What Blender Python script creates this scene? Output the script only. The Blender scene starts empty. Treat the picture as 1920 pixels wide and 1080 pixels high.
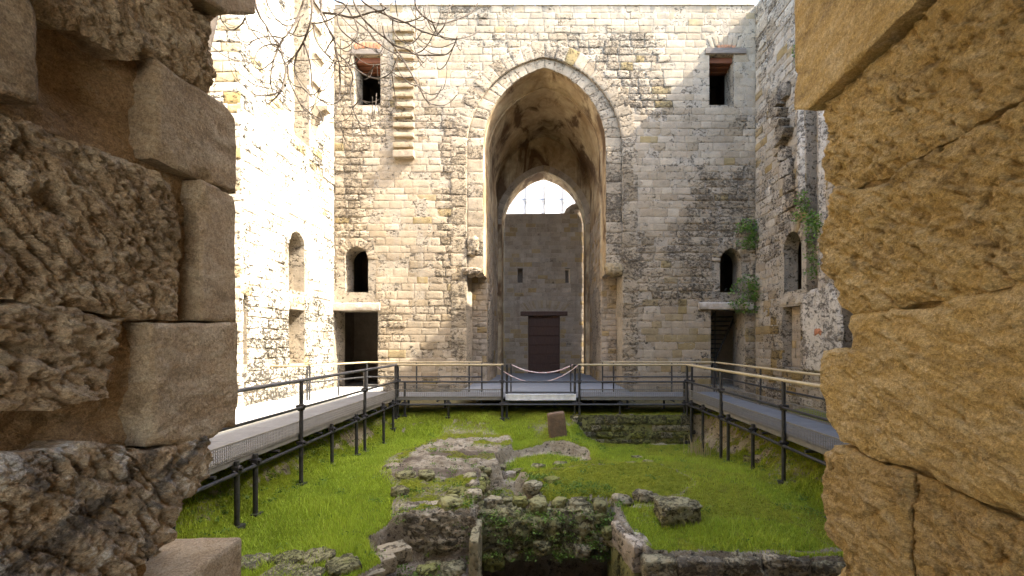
import bpy, math, random
import numpy as np
from mathutils import Vector, noise as mnoise
from mathutils.geometry import delaunay_2d_cdt

# ------------------------------------------------------------------ camera, sky, sun
sc = bpy.context.scene
col = sc.collection
F, VX, HY, EYE = 853.0, 1015.0, 640.0, 1.77          # focal length and vanishing point measured on the photo
cam = bpy.data.cameras.new('camera'); cam_o = bpy.data.objects.new('camera', cam); col.objects.link(cam_o)
cam.sensor_width = 36.0; cam.lens = 36.0*F/1920
cam.shift_x = -(VX-960)/1920; cam.shift_y = (HY-540)/1920
cam.clip_start = 0.05; cam.clip_end = 2000
cam_o.location = (0, 0, EYE); cam_o.rotation_euler = (math.radians(90), 0, 0)
sc.camera = cam_o

SUN = Vector((-0.69, 0.165, -0.71)).normalized()       # direction the light travels
sun_el = math.asin(-SUN.z); sun_az = math.atan2(-SUN.x, -SUN.y)
world = bpy.data.worlds.new('World'); sc.world = world; world.use_nodes = True
wn = world.node_tree.nodes; wl = world.node_tree.links
sky = wn.new('ShaderNodeTexSky'); sky.sky_type = 'NISHITA'; sky.sun_disc = False
sky.sun_elevation = sun_el; sky.sun_rotation = sun_az; sky.dust_density = 2.5
wl.new(sky.outputs[0], wn['Background'].inputs[0]); wn['Background'].inputs[1].default_value = 0.15
sl = bpy.data.lights.new('sun', 'SUN'); sl.energy = 2.0; sl.angle = math.radians(0.5); sl.color = (1.0, 0.94, 0.84)
so = bpy.data.objects.new('sun', sl); col.objects.link(so); so.rotation_euler = SUN.to_track_quat('-Z', 'Y').to_euler()
so.location = (20, -10, 40)
sc.view_settings.view_transform = 'Standard'; sc.view_settings.look = 'None'
sc.view_settings.gamma = 1; sc.view_settings.use_curve_mapping = False
sc.view_settings.exposure = 3.35
sc.cycles.max_bounces = 10; sc.cycles.diffuse_bounces = 8
sc.cycles.sample_clamp_indirect = 6

# ------------------------------------------------------------------ numpy noise
_TAB = np.random.default_rng(99).uniform(-1, 1, 64*64*64)
def _hash(ix, iy, iz, seed):
    return _TAB[((ix*7+iy*13+seed*5417) & 63)*4096+((iy+iz*29+seed*911) & 63)*64+((iz+ix*37+seed*37) & 63)]*0.5+0.5
def vnoise(p, seed=0):
    f = np.floor(p); t = p-f; i = f.astype(np.int64)
    t = t*t*t*(t*(t*6-15)+10)
    a, b, c = t[:, 0], t[:, 1], t[:, 2]; x, y, z = i[:, 0], i[:, 1], i[:, 2]
    H = lambda dx, dy, dz: _TAB[(x+dx+seed*19 & 63)*4096+(y+dy+seed*7 & 63)*64+(z+dz+seed*31 & 63)]
    x00 = H(0, 0, 0); x00 = x00+(H(1, 0, 0)-x00)*a; x10 = H(0, 1, 0); x10 = x10+(H(1, 1, 0)-x10)*a
    x01 = H(0, 0, 1); x01 = x01+(H(1, 0, 1)-x01)*a; x11 = H(0, 1, 1); x11 = x11+(H(1, 1, 1)-x11)*a
    y0 = x00+(x10-x00)*b; y1 = x01+(x11-x01)*b
    return y0+(y1-y0)*c
def fbm(p, scale=1.0, octv=4, seed=0, rough=0.5, ridged=False):
    p = np.asarray(p, float)*scale; s = np.zeros(len(p)); a = 1.0; n = 0
    for k in range(octv):
        v = vnoise(p+k*17.3, seed+k)
        if ridged: v = 1-2*np.abs(v)
        s += a*v; n += a; a *= rough; p = p*2.03
    return s/n
def worley(p, scale=1.0, seed=0):
    p = np.asarray(p, float)*scale; i = np.floor(p).astype(np.int64); f1 = np.full(len(p), 9.0); f2 = f1.copy(); cid = np.zeros(len(p))
    for dx in (-1, 0, 1):
        for dy in (-1, 0, 1):
            for dz in (-1, 0, 1):
                c = i+np.array([dx, dy, dz])
                h = [_hash(c[:, 0], c[:, 1], c[:, 2], seed+s) for s in (1, 2, 3)]
                d = np.sqrt(((c+np.stack(h, 1)-p)**2).sum(1)); near = d < f1
                f2 = np.where(near, f1, np.minimum(f2, d)); cid = np.where(near, h[0], cid); f1 = np.minimum(f1, d)
    return f1, f2, cid
def sstep(a, b, x):
    t = np.clip((x-a)/(b-a), 0, 1); return t*t*(3-2*t)

# ------------------------------------------------------------------ object helpers
def tag(o, label=None, cat=None, group=None, kind=None):
    if label: o['label'] = label
    if cat: o['category'] = cat
    if group: o['group'] = group
    if kind: o['kind'] = kind
    return o
def thing(name, label, cat, loc=(0, 0, 0), group=None):
    o = bpy.data.objects.new(name, None); col.objects.link(o); o.location = loc; o.empty_display_size = 0.2
    return tag(o, label, cat, group)
def link(name, me, m=None, parent=None):
    o = bpy.data.objects.new(name, me); col.objects.link(o)
    if m and not me.materials: me.materials.append(m)
    if parent is not None:
        o.parent = parent; o.matrix_parent_inverse = parent.matrix_basis.inverted()
        if parent.parent is not None: o.matrix_parent_inverse = (parent.parent.matrix_basis @ parent.matrix_parent_inverse @ parent.matrix_basis).inverted()
    return o
def mesh(name, V, Fs, smooth=True, tint=None):
    me = bpy.data.meshes.new(name)
    V = np.asarray(V, float).reshape(-1, 3)
    if isinstance(Fs, np.ndarray) and len(Fs) > 200:
        k = Fs.shape[1]; n = len(Fs)
        me.vertices.add(len(V)); me.vertices.foreach_set('co', V.ravel())
        me.loops.add(n*k); me.loops.foreach_set('vertex_index', Fs.ravel().astype(np.int32))
        me.polygons.add(n); me.polygons.foreach_set('loop_start', np.arange(0, n*k, k, dtype=np.int32))
        me.update(calc_edges=True)
    else:
        me.from_pydata(V.tolist(), [], [list(map(int, f)) for f in Fs]); me.update()
    if smooth: me.polygons.foreach_set('use_smooth', np.ones(len(me.polygons), bool))
    if tint is not None:
        t = np.asarray(tint, float)
        if t.ndim == 1: t = np.tile(t, (len(V), 1))
        if t.shape[1] == 3: t = np.hstack([t, np.ones((len(t), 1))])
        a = me.attributes.new('tint', 'FLOAT_COLOR', 'POINT'); a.data.foreach_set('color', t.ravel())
    return me
class MB:
    "collects simple shapes into one mesh"
    def __init__(s): s.V = []; s.F = []
    def add(s, V, Fs):
        o = len(s.V); s.V += [tuple(map(float, v)) for v in V]; s.F += [[int(i)+o for i in f] for f in Fs]; return s
    def box(s, x0, x1, y0, y1, z0, z1, b=0.0):
        if b <= 0:
            V = [(x, y, z) for z in (z0, z1) for y in (y0, y1) for x in (x0, x1)]
            return s.add(V, [(0, 2, 3, 1), (4, 5, 7, 6), (0, 1, 5, 4), (2, 6, 7, 3), (0, 4, 6, 2), (1, 3, 7, 5)])
        V = []
        for z, i in ((z0, b), (z0+b, 0), (z1-b, 0), (z1, b)):
            V += [(x0+i, y0+i, z), (x1-i, y0+i, z), (x1-i, y1-i, z), (x0+i, y1-i, z)]
        Fs = [(3, 2, 1, 0), (12, 13, 14, 15)]
        for k in range(3):
            for j in range(4): Fs.append((k*4+j, k*4+(j+1) % 4, k*4+4+(j+1) % 4, k*4+4+j))
        return s.add(V, Fs)
    def tube(s, pts, r, n=8, cap=True):
        pts = [Vector(p) for p in pts]; rs = r if isinstance(r, (list, tuple, np.ndarray)) else [r]*len(pts)
        V = []; Fs = []; ref = None
        for i, p in enumerate(pts):
            d = (pts[min(i+1, len(pts)-1)]-pts[max(i-1, 0)]).normalized()
            if ref is None:
                ref = d.orthogonal().normalized()
            ref = (ref-d*ref.dot(d)).normalized(); b = d.cross(ref)
            for k in range(n):
                a = 2*math.pi*k/n; V.append(p+(ref*math.cos(a)+b*math.sin(a))*rs[i])
        for i in range(len(pts)-1):
            for k in range(n): Fs.append((i*n+k, i*n+(k+1) % n, i*n+n+(k+1) % n, i*n+n+k))
        if cap: Fs += [list(range(n))[::-1], [len(V)-n+k for k in range(n)]]
        return s.add(V, Fs)
    def build(s, name, m, parent=None, smooth=False):
        return link(name, mesh(name, s.V, s.F, smooth), m, parent)
def smooth_angle(o, deg=40):
    me = o.data; me.polygons.foreach_set('use_smooth', np.ones(len(me.polygons), bool))
    me.set_sharp_from_angle(angle=math.radians(deg))
    return o
def in_poly(P, poly):
    x, y = P[:, 0], P[:, 1]; c = np.zeros(len(P), bool); q = np.asarray(poly, float)
    for (x0, y0), (x1, y1) in zip(q, np.roll(q, -1, 0)):
        if y0 == y1: continue
        k = (y0 > y) != (y1 > y); c ^= k & (x < (x1-x0)*(y-y0)/(y1-y0)+x0)
    return c
def d_poly(P, poly, closed=True):
    d = np.full(len(P), 1e9); q = np.asarray(poly, float); n = len(q)
    for i in range(n if closed else n-1):
        a = q[i]; e = q[(i+1) % n]-a; t = np.clip(((P-a)@e)/max(e@e, 1e-12), 0, 1)
        d = np.minimum(d, np.sqrt(((P-a-t[:, None]*e)**2).sum(1)))
    return d
def sd_poly(P, poly):
    return np.where(in_poly(P, poly), -1, 1)*d_poly(P, poly)
def resample(poly, step, closed=True):
    out = []; n = len(poly)
    for i in range(n if closed else n-1):
        a = np.array(poly[i], float); b = np.array(poly[(i+1) % n], float); k = max(1, int(round(np.linalg.norm(b-a)/step)))
        out += [a+(b-a)*j/k for j in range(k)]
    if not closed: out.append(np.array(poly[-1], float))
    return np.array(out)
def cdt_fill(outer, holes, step, rng, jitter=0.25):
    "triangulated sheet inside outer minus holes: returns 2-D points, triangles and the boundary loops as index lists"
    loops = [resample(outer, step)]+[resample(h, step) for h in holes]
    lo, hi = loops[0].min(0), loops[0].max(0)
    gx, gy = np.meshgrid(np.arange(lo[0]+step/2, hi[0], step), np.arange(lo[1]+step/2, hi[1], step)); G = np.stack([gx.ravel(), gy.ravel()], 1)
    G = G+rng.uniform(-jitter, jitter, G.shape)*step
    k = in_poly(G, loops[0]) & (d_poly(G, outer) > step*0.45)
    for h in holes: k &= ~in_poly(G, h) & (d_poly(G, h) > step*0.45)
    G = G[k]; pts = np.vstack(loops+[G]); ed = []; idx = []; o = 0
    for l in loops:
        n = len(l); idx.append(list(range(o, o+n))); ed += [(o+i, o+(i+1) % n) for i in range(n)]; o += n
    r = delaunay_2d_cdt([Vector(p) for p in pts], ed, [], 0, 1e-6)
    V = np.array([tuple(v) for v in r[0]]); T = np.array([t for t in r[2]]); c = V[T].mean(1)
    k = in_poly(c, loops[0])
    for h in loops[1:]: k &= ~in_poly(c, h)
    remap = {}
    for new, olds in enumerate(r[3]):
        for q in olds: remap[q] = new
    return V, T[k], [[remap[i] for i in l] for l in idx]

# pixel helpers (photo pixels -> metres)
def on_y(px, py, Y): return Vector(((px-VX)*Y/F, Y, EYE-(py-HY)*Y/F))
def on_x(px, py, X):
    Y = X*F/(px-VX); return Vector((X, Y, EYE-(py-HY)*Y/F))
def on_z(px, py, z):
    Y = (EYE-z)*F/(py-HY); return Vector(((px-VX)*Y/F, Y, z))

# ------------------------------------------------------------------ materials
def new_mat(name, rough=0.9, spec=0.2):
    m = bpy.data.materials.new(name); m.use_nodes = True; nt = m.node_tree; b = nt.nodes['Principled BSDF']
    b.inputs['Roughness'].default_value = rough; b.inputs['Specular IOR Level'].default_value = spec
    return m, nt, b
def N(nt, typ, ins=None, **props):
    n = nt.nodes.new('ShaderNode'+typ)
    for k, v in props.items(): setattr(n, k, v)
    for k, v in (ins or {}).items():
        s = n.inputs[k]
        if isinstance(v, bpy.types.NodeSocket): nt.links.new(v, s)
        elif isinstance(v, bpy.types.Node): nt.links.new(v.outputs[0], s)
        elif isinstance(v, (tuple, list)) and len(v) == 3 and s.type == 'RGBA': s.default_value = (*v, 1)
        else: s.default_value = v
    return n
def mix(nt, f, a, b, mode='MIX'):
    n = nt.nodes.new('ShaderNodeMix'); n.data_type = 'RGBA'; n.blend_type = mode; n.clamp_factor = True
    for k, v in ((0, f), (6, a), (7, b)):
        s = n.inputs[k]
        if isinstance(v, bpy.types.NodeSocket): nt.links.new(v, s)
        elif isinstance(v, bpy.types.Node): nt.links.new(v.outputs[0], s)
        elif isinstance(v, (tuple, list)): s.default_value = (*v[:3], 1)
        else: s.default_value = v
    return n.outputs[2]
def mth(nt, op, a, b=0.0, c=None):
    n = nt.nodes.new('ShaderNodeMath'); n.operation = op
    for k, v in enumerate((a, b) if c is None else (a, b, c)):
        if isinstance(v, bpy.types.Node): v = v.outputs[0]
        if isinstance(v, bpy.types.NodeSocket): nt.links.new(v, n.inputs[k])
        else: n.inputs[k].default_value = v
    return n.outputs[0]
def rng_(nt, v, a, b, c=0.0, d=1.0, smooth=False):
    return N(nt, 'MapRange', {0: v, 1: a, 2: b, 3: c, 4: d}, interpolation_type='SMOOTHSTEP' if smooth else 'LINEAR').outputs[0]
def noise(nt, vec, scale, detail=6, rough=0.6, dist=0.0):
    return N(nt, 'TexNoise', {'Vector': vec, 'Scale': scale, 'Detail': detail, 'Roughness': rough, 'Distortion': dist}).outputs[0]
def pos(nt, scale=None, rot=None):
    g = N(nt, 'NewGeometry').outputs['Position']
    if scale or rot: g = N(nt, 'Mapping', {'Vector': g, 'Scale': scale or (1, 1, 1), 'Rotation': rot or (0, 0, 0)}).outputs[0]
    return g
def grey(nt, v): return N(nt, 'CombineColor', {0: v, 1: v, 2: v}).outputs[0]

def wall_mat(name, ca, cb, coch, cdark, pit_scale=8.5, pit_amt=0.85, bump=0.9, grain=(0.82, 1.12), stain=(0.28, 0.25, 0.20), stain_amt=0.45, top_stain=False):
    m, nt, b = new_mat(name, 0.93, 0.15); p = pos(nt)
    t = N(nt, 'SeparateColor', {0: N(nt, 'Attribute', attribute_name='tint').outputs['Color']})
    c = mix(nt, t.outputs[0], ca, cb); c = mix(nt, t.outputs[1], c, coch)
    big = noise(nt, p, 0.55, 5, 0.6); mid = noise(nt, p, 3.1, 6, 0.65); fine = noise(nt, p, 24, 8, 0.7)
    c = mix(nt, 1.0, c, grey(nt, rng_(nt, big, 0.3, 0.7, 0.80, 1.12)), 'MULTIPLY')
    c = mix(nt, 1.0, c, grey(nt, rng_(nt, mid, 0.3, 0.7, 0.82, 1.12)), 'MULTIPLY')
    c = mix(nt, 1.0, c, grey(nt, rng_(nt, fine, 0.3, 0.7, *grain)), 'MULTIPLY')
    st = noise(nt, pos(nt, (2.2, 2.2, 0.22)), 1.0, 6, 0.62); sm = mth(nt, 'MULTIPLY', rng_(nt, st, 0.54, 0.70), stain_amt)
    c = mix(nt, sm, c, stain)
    if top_stain:
        zz = N(nt, 'SeparateXYZ', {0: p}).outputs[2]; ts = mth(nt, 'MULTIPLY', rng_(nt, zz, 13.3, 14.8), rng_(nt, noise(nt, pos(nt, (2.6, 2.6, 0.5)), 1.0, 7, 0.7), 0.40, 0.62))
        c = mix(nt, mth(nt, 'MULTIPLY', ts, 0.75), c, (0.17, 0.15, 0.12))
    pn = noise(nt, pos(nt, (1, 1, 1.5)), pit_scale, 6, 0.70, 0.5); er = mth(nt, 'ADD', mth(nt, 'MULTIPLY', t.outputs[2], 0.72), mth(nt, 'MULTIPLY', mth(nt, 'SUBTRACT', noise(nt, p, 1.5, 5, 0.65, 0.4), 0.44), 1.3))
    th = rng_(nt, er, 0.05, 0.8, 0.31, 0.515); pm = rng_(nt, mth(nt, 'SUBTRACT', pn, th), 0.03, -0.035, 0, 1, True)
    pn2 = noise(nt, p, pit_scale*2.6, 4, 0.65); pm2 = rng_(nt, mth(nt, 'SUBTRACT', pn2, rng_(nt, er, 0.05, 0.8, 0.29, 0.475)), 0.03, -0.03, 0, 1, True)
    pit = mth(nt, 'MAXIMUM', pm, mth(nt, 'MULTIPLY', pm2, 0.8))
    c = mix(nt, mth(nt, 'MULTIPLY', pit, pit_amt), c, cdark)
    nt.links.new(c, b.inputs['Base Color'])
    h = mth(nt, 'ADD', mth(nt, 'MULTIPLY', fine, 0.22), mth(nt, 'MULTIPLY', mid, 0.25)); h = mth(nt, 'SUBTRACT', h, mth(nt, 'MULTIPLY', pit, 0.8))
    h = mth(nt, 'ADD', h, mth(nt, 'MULTIPLY', mth(nt, 'MULTIPLY', pn, er), 1.0))
    nt.links.new(N(nt, 'Bump', {'Strength': bump, 'Distance': 0.045, 'Height': h}).outputs[0], b.inputs['Normal'])
    return m
M = {}
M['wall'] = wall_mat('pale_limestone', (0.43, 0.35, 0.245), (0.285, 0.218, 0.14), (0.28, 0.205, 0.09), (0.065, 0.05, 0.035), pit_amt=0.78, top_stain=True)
M['wall_sun'] = wall_mat('sunlit_limestone', (0.74, 0.68, 0.56), (0.60, 0.53, 0.41), (0.42, 0.32, 0.14), (0.035, 0.028, 0.02), pit_amt=0.95)  # copy of the limestone, lightened so the sunlit wall bounces more light
M['wallr'] = wall_mat('weathered_limestone', (0.46, 0.395, 0.30), (0.29, 0.225, 0.15), (0.27, 0.18, 0.065), (0.055, 0.04, 0.028), stain=(0.34, 0.24, 0.12), stain_amt=0.5)
M['niche'] = wall_mat('niche_limestone', (0.43, 0.35, 0.255), (0.30, 0.235, 0.16), (0.36, 0.25, 0.11), (0.08, 0.06, 0.042), pit_amt=0.6, stain=(0.20, 0.15, 0.10))
M['mossy'] = wall_mat('mossy_limestone', (0.38, 0.33, 0.22), (0.24, 0.21, 0.12), (0.20, 0.20, 0.045), (0.05, 0.045, 0.025), stain=(0.10, 0.11, 0.03), stain_amt=0.8)
M['brick'] = wall_mat('red_brick', (0.48, 0.17, 0.08), (0.40, 0.22, 0.12), (0.45, 0.20, 0.10), (0.12, 0.06, 0.04), bump=0.4)
def plain_mat(name, ca, cb, scale=6, rough=0.85, bump=0.3, dist=0.02, metallic=0.0, stretch=None, spec=0.25):
    m, nt, b = new_mat(name, rough, spec); p = pos(nt, stretch)
    n1 = noise(nt, p, scale, 7, 0.65); n2 = noise(nt, p, scale*6, 5, 0.65)
    c = mix(nt, rng_(nt, n1, 0.32, 0.68), ca, cb); c = mix(nt, 1.0, c, grey(nt, rng_(nt, n2, 0.3, 0.7, 0.82, 1.12)), 'MULTIPLY')
    nt.links.new(c, b.inputs['Base Color']); b.inputs['Metallic'].default_value = metallic
    nt.links.new(N(nt, 'Bump', {'Strength': bump, 'Distance': dist, 'Height': mth(nt, 'ADD', n1, mth(nt, 'MULTIPLY', n2, 0.4))}).outputs[0], b.inputs['Normal'])
    return m
M['mortar'] = wall_mat('lime_mortar', (0.44, 0.37, 0.27), (0.33, 0.27, 0.19), (0.3, 0.2, 0.1), (0.06, 0.048, 0.034))
M['mortar_dark'] = plain_mat('dark_mortar', (0.42, 0.34, 0.25), (0.30, 0.235, 0.16), 3, bump=0.8, dist=0.04)
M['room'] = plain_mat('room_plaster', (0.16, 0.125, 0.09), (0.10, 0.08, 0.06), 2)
M['room_lit'] = plain_mat('lit_room_plaster', (0.55, 0.47, 0.36), (0.42, 0.35, 0.26), 2)  # room plaster lightened to stand in for light behind the stair
M['wire'] = plain_mat('thin_wire', (0.012, 0.012, 0.012), (0.008, 0.008, 0.008), 4)
M['pipe'] = plain_mat('dark_steel_pipe', (0.075, 0.072, 0.070), (0.045, 0.043, 0.042), 9, 0.45, 0.1, 0.004, 0.5)
M['handrail'] = plain_mat('cream_handrail', (0.46, 0.37, 0.22), (0.36, 0.28, 0.155), 9, 0.5, 0.1, 0.004)
M['rail_grey'] = plain_mat('grey_handrail', (0.15, 0.145, 0.14), (0.10, 0.095, 0.09), 9, 0.45, 0.1, 0.004, 0.3)
M['clamp'] = plain_mat('dark_clamp', (0.06, 0.055, 0.05), (0.04, 0.035, 0.03), 20, 0.6, 0.3, 0.01, 0.3)
M['deck'] = plain_mat('grey_deck', (0.15, 0.148, 0.144), (0.105, 0.103, 0.10), 3, 0.7, 0.15, 0.006)
M['meshm'] = plain_mat('pale_toe_mesh', (0.20, 0.185, 0.155), (0.15, 0.14, 0.12), 8, 0.6, 0.1, 0.004)
M['floor'] = plain_mat('pale_floor', (0.22, 0.225, 0.23), (0.17, 0.175, 0.18), 2, 0.6, 0.1, 0.004)
M['paving'] = plain_mat('white_paving', (0.62, 0.60, 0.55), (0.52, 0.50, 0.45), 2, 0.7, 0.2, 0.006)
M['wood'] = plain_mat('grey_lintel_wood', (0.24, 0.20, 0.16), (0.12, 0.095, 0.07), 4, 0.85, 0.6, 0.02, stretch=(0.5, 4, 8))
M['redwood'] = plain_mat('red_brown_beam', (0.20, 0.075, 0.035), (0.12, 0.045, 0.025), 4, 0.8, 0.4, 0.02, stretch=(0.5, 4, 8))
M['door'] = plain_mat('dark_door_wood', (0.12, 0.066, 0.042), (0.07, 0.038, 0.026), 5, 0.65, 0.4, 0.01, stretch=(6, 6, 0.6))
M['bark'] = plain_mat('grey_fig_bark', (0.16, 0.13, 0.10), (0.09, 0.07, 0.055), 14, 0.85, 0.5, 0.01)
M['slab'] = plain_mat('brown_standing_stone', (0.22, 0.14, 0.085), (0.12, 0.085, 0.055), 4, 0.9, 0.7, 0.03)
M['rope'] = plain_mat('white_tape', (0.75, 0.70, 0.65), (0.6, 0.3, 0.25), 7, 0.7, 0.1, 0.004)
M['stucco'] = wall_mat('flaking_stucco', (0.58, 0.52, 0.42), (0.44, 0.36, 0.26), (0.3, 0.2, 0.1), (0.09, 0.07, 0.05), 6, 0.8, stain=(0.30, 0.22, 0.14), stain_amt=0.7)
M['glaze'] = plain_mat('white_sheeting', (0.85, 0.86, 0.87), (0.80, 0.81, 0.82), 1, 0.6, 0.05, 0.004)

def vault_mat():
    m, nt, b = new_mat('stained_vault_plaster', 0.92, 0.15); p = pos(nt)
    n1 = noise(nt, p, 0.75, 7, 0.62, 0.6); n2 = noise(nt, p, 4, 6, 0.65); n3 = noise(nt, pos(nt, (1, 0.5, 0.3)), 0.9, 6, 0.6, 0.8)
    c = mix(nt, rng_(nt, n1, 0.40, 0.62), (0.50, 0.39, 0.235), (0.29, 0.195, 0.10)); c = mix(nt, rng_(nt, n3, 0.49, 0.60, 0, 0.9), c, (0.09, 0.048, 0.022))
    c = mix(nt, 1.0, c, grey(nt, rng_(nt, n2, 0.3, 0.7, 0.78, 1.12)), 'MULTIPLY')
    nt.links.new(c, b.inputs['Base Color'])
    nt.links.new(N(nt, 'Bump', {'Strength': 0.5, 'Distance': 0.04, 'Height': mth(nt, 'ADD', n1, n2)}).outputs[0], b.inputs['Normal'])
    return m
M['vault'] = vault_mat()
def jamb_mat(name, ca, cb, cc, cd, rot, smooth=False, white=0.0):
    "rough calcarenite: tint.r = 1 where the dressed skin is lost"
    m, nt, b = new_mat(name, 0.95, 0.1); p = pos(nt); q = pos(nt, (1, 1, 2.2), rot)
    t = N(nt, 'SeparateColor', {0: N(nt, 'Attribute', attribute_name='tint').outputs['Color']})
    big = noise(nt, q, 2.3, 6, 0.6, 0.5); mid = noise(nt, q, 9, 8, 0.7, 0.6); fine = noise(nt, p, 95, 6, 0.72); gr = noise(nt, p, 260, 3, 0.6)
    c = mix(nt, rng_(nt, big, 0.35, 0.65), ca, cb); c = mix(nt, rng_(nt, mid, 0.44, 0.68), c, cc)
    c = mix(nt, mth(nt, 'MULTIPLY', t.outputs[1], 0.9), c, cd)
    c = mix(nt, mth(nt, 'MULTIPLY', mth(nt, 'SUBTRACT', 1.0, t.outputs[0]), 0.42 if white else 0.0), c, (0.23, 0.165, 0.10))
    sp_ = noise(nt, q, 3.7, 7, 0.66, 0.9); c = mix(nt, rng_(nt, sp_, 0.53, 0.66, 0, 0.55), c, (0.17, 0.115, 0.06)); c = mix(nt, rng_(nt, noise(nt, p, 16, 6, 0.7, 0.5), 0.60, 0.70, 0, 0.5), c, (0.60, 0.47, 0.29))
    if white: 
        w = noise(nt, pos(nt, (1, 1, 0.8)), 7, 8, 0.68, 1.0); c = mix(nt, mth(nt, 'MULTIPLY', rng_(nt, w, 0.52, 0.60, 0, white), t.outputs[2]), c, (0.62, 0.55, 0.44))
        w2 = noise(nt, p, 4.3, 7, 0.66, 1.2); c = mix(nt, mth(nt, 'MULTIPLY', rng_(nt, w2, 0.50, 0.60, 0, 0.85), t.outputs[2]), c, (0.10, 0.085, 0.07))
    c = mix(nt, 1.0, c, grey(nt, rng_(nt, fine, 0.3, 0.7, 0.55, 1.32)), 'MULTIPLY'); c = mix(nt, 1.0, c, grey(nt, rng_(nt, gr, 0.3, 0.7, 0.7, 1.25)), 'MULTIPLY')
    nt.links.new(c, b.inputs['Base Color'])
    h = mth(nt, 'ADD', mth(nt, 'MULTIPLY', fine, 0.35), mth(nt, 'MULTIPLY', gr, 0.18)); h = mth(nt, 'ADD', h, mth(nt, 'MULTIPLY', mth(nt, 'MULTIPLY', mid, t.outputs[0]), 1.3))
    nt.links.new(N(nt, 'Bump', {'Strength': 1.0, 'Distance': 0.018, 'Height': h}).outputs[0], b.inputs['Normal'])
    return m
M['jl'] = jamb_mat('brown_calcarenite', (0.48, 0.335, 0.19), (0.34, 0.225, 0.12), (0.58, 0.45, 0.29), (0.36, 0.21, 0.09), (0.5, 0, 0), white=0.9)
M['jr'] = jamb_mat('bounce_lit_calcarenite', (0.53, 0.36, 0.14), (0.41, 0.27, 0.095), (0.56, 0.42, 0.22), (0.25, 0.15, 0.055), (-0.6, 0, 0))  # right pier stone with the golden bounce light put into its colour

def ground_mat():
    m, nt, b = new_mat('pit_ground', 0.95, 0.1); p = pos(nt)
    t = N(nt, 'SeparateColor', {0: N(nt, 'Attribute', attribute_name='tint').outputs['Color']})
    n1 = noise(nt, p, 2.2, 7, 0.65, 0.4); n2 = noise(nt, p, 11, 8, 0.7); n3 = noise(nt, p, 55, 5, 0.7)
    rock = mix(nt, rng_(nt, n1, 0.4, 0.62), (0.50, 0.425, 0.305), (0.27, 0.215, 0.14)); rock = mix(nt, rng_(nt, n2, 0.46, 0.36), rock, (0.055, 0.045, 0.032)); rock = mix(nt, rng_(nt, noise(nt, pos(nt, (1, 1, 2.5)), 6, 8, 0.7, 1.0), 0.55, 0.66, 0, 0.8), rock, (0.52, 0.46, 0.37))
    moss = mix(nt, rng_(nt, n2, 0.38, 0.62), (0.14, 0.165, 0.012), (0.28, 0.29, 0.03)); moss = mix(nt, rng_(nt, n1, 0.58, 0.70, 0, .7), moss, (0.15, 0.12, 0.04))
    grs = mix(nt, rng_(nt, n2, 0.35, 0.65), (0.14, 0.18, 0.014), (0.26, 0.31, 0.022))
    mo = rng_(nt, mth(nt, 'ADD', t.outputs[1], mth(nt, 'MULTIPLY', mth(nt, 'SUBTRACT', n2, 0.5), 1.3)), 0.40, 0.60)
    gm = rng_(nt, mth(nt, 'ADD', t.outputs[0], mth(nt, 'MULTIPLY', mth(nt, 'SUBTRACT', n2, 0.5), 0.9)), 0.40, 0.60)
    c = mix(nt, mo, rock, moss); c = mix(nt, gm, c, grs)
    c = mix(nt, mth(nt, 'MULTIPLY', t.outputs[2], 0.9), c, (0.12, 0.085, 0.06))
    c = mix(nt, 1.0, c, grey(nt, rng_(nt, n3, 0.3, 0.7, 0.65, 1.25)), 'MULTIPLY')
    nt.links.new(c, b.inputs['Base Color'])
    h = mth(nt, 'ADD', mth(nt, 'MULTIPLY', n3, 0.5), n2)
    nt.links.new(N(nt, 'Bump', {'Strength': 1.0, 'Distance': 0.09, 'Height': h}).outputs[0], b.inputs['Normal'])
    return m
M['ground'] = ground_mat()
def leaf_mat(name, ca, cb, trans=0.35):
    m, nt, b = new_mat(name, 0.6, 0.25)
    t = N(nt, 'SeparateColor', {0: N(nt, 'Attribute', attribute_name='tint').outputs['Color']})
    c = mix(nt, t.outputs[0], ca, cb); c = mix(nt, t.outputs[1], c, (0.28, 0.25, 0.05))
    nt.links.new(c, b.inputs['Base Color'])
    tr = N(nt, 'BsdfTranslucent', {'Color': c}); ms = N(nt, 'MixShader', {0: trans, 1: b.outputs[0], 2: tr.outputs[0]})
    nt.links.new(ms.outputs[0], nt.nodes['Material Output'].inputs[0])
    return m
M['grass'] = leaf_mat('fresh_grass', (0.25, 0.355, 0.025), (0.48, 0.57, 0.055))
M['weed'] = leaf_mat('weed_leaf', (0.09, 0.16, 0.025), (0.20, 0.30, 0.05), 0.25)
M['caper'] = leaf_mat('wall_plant_leaf', (0.08, 0.16, 0.025), (0.19, 0.29, 0.06), 0.3)
M['dry'] = leaf_mat('dry_stalks', (0.42, 0.34, 0.17), (0.55, 0.46, 0.26), 0.2)

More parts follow.
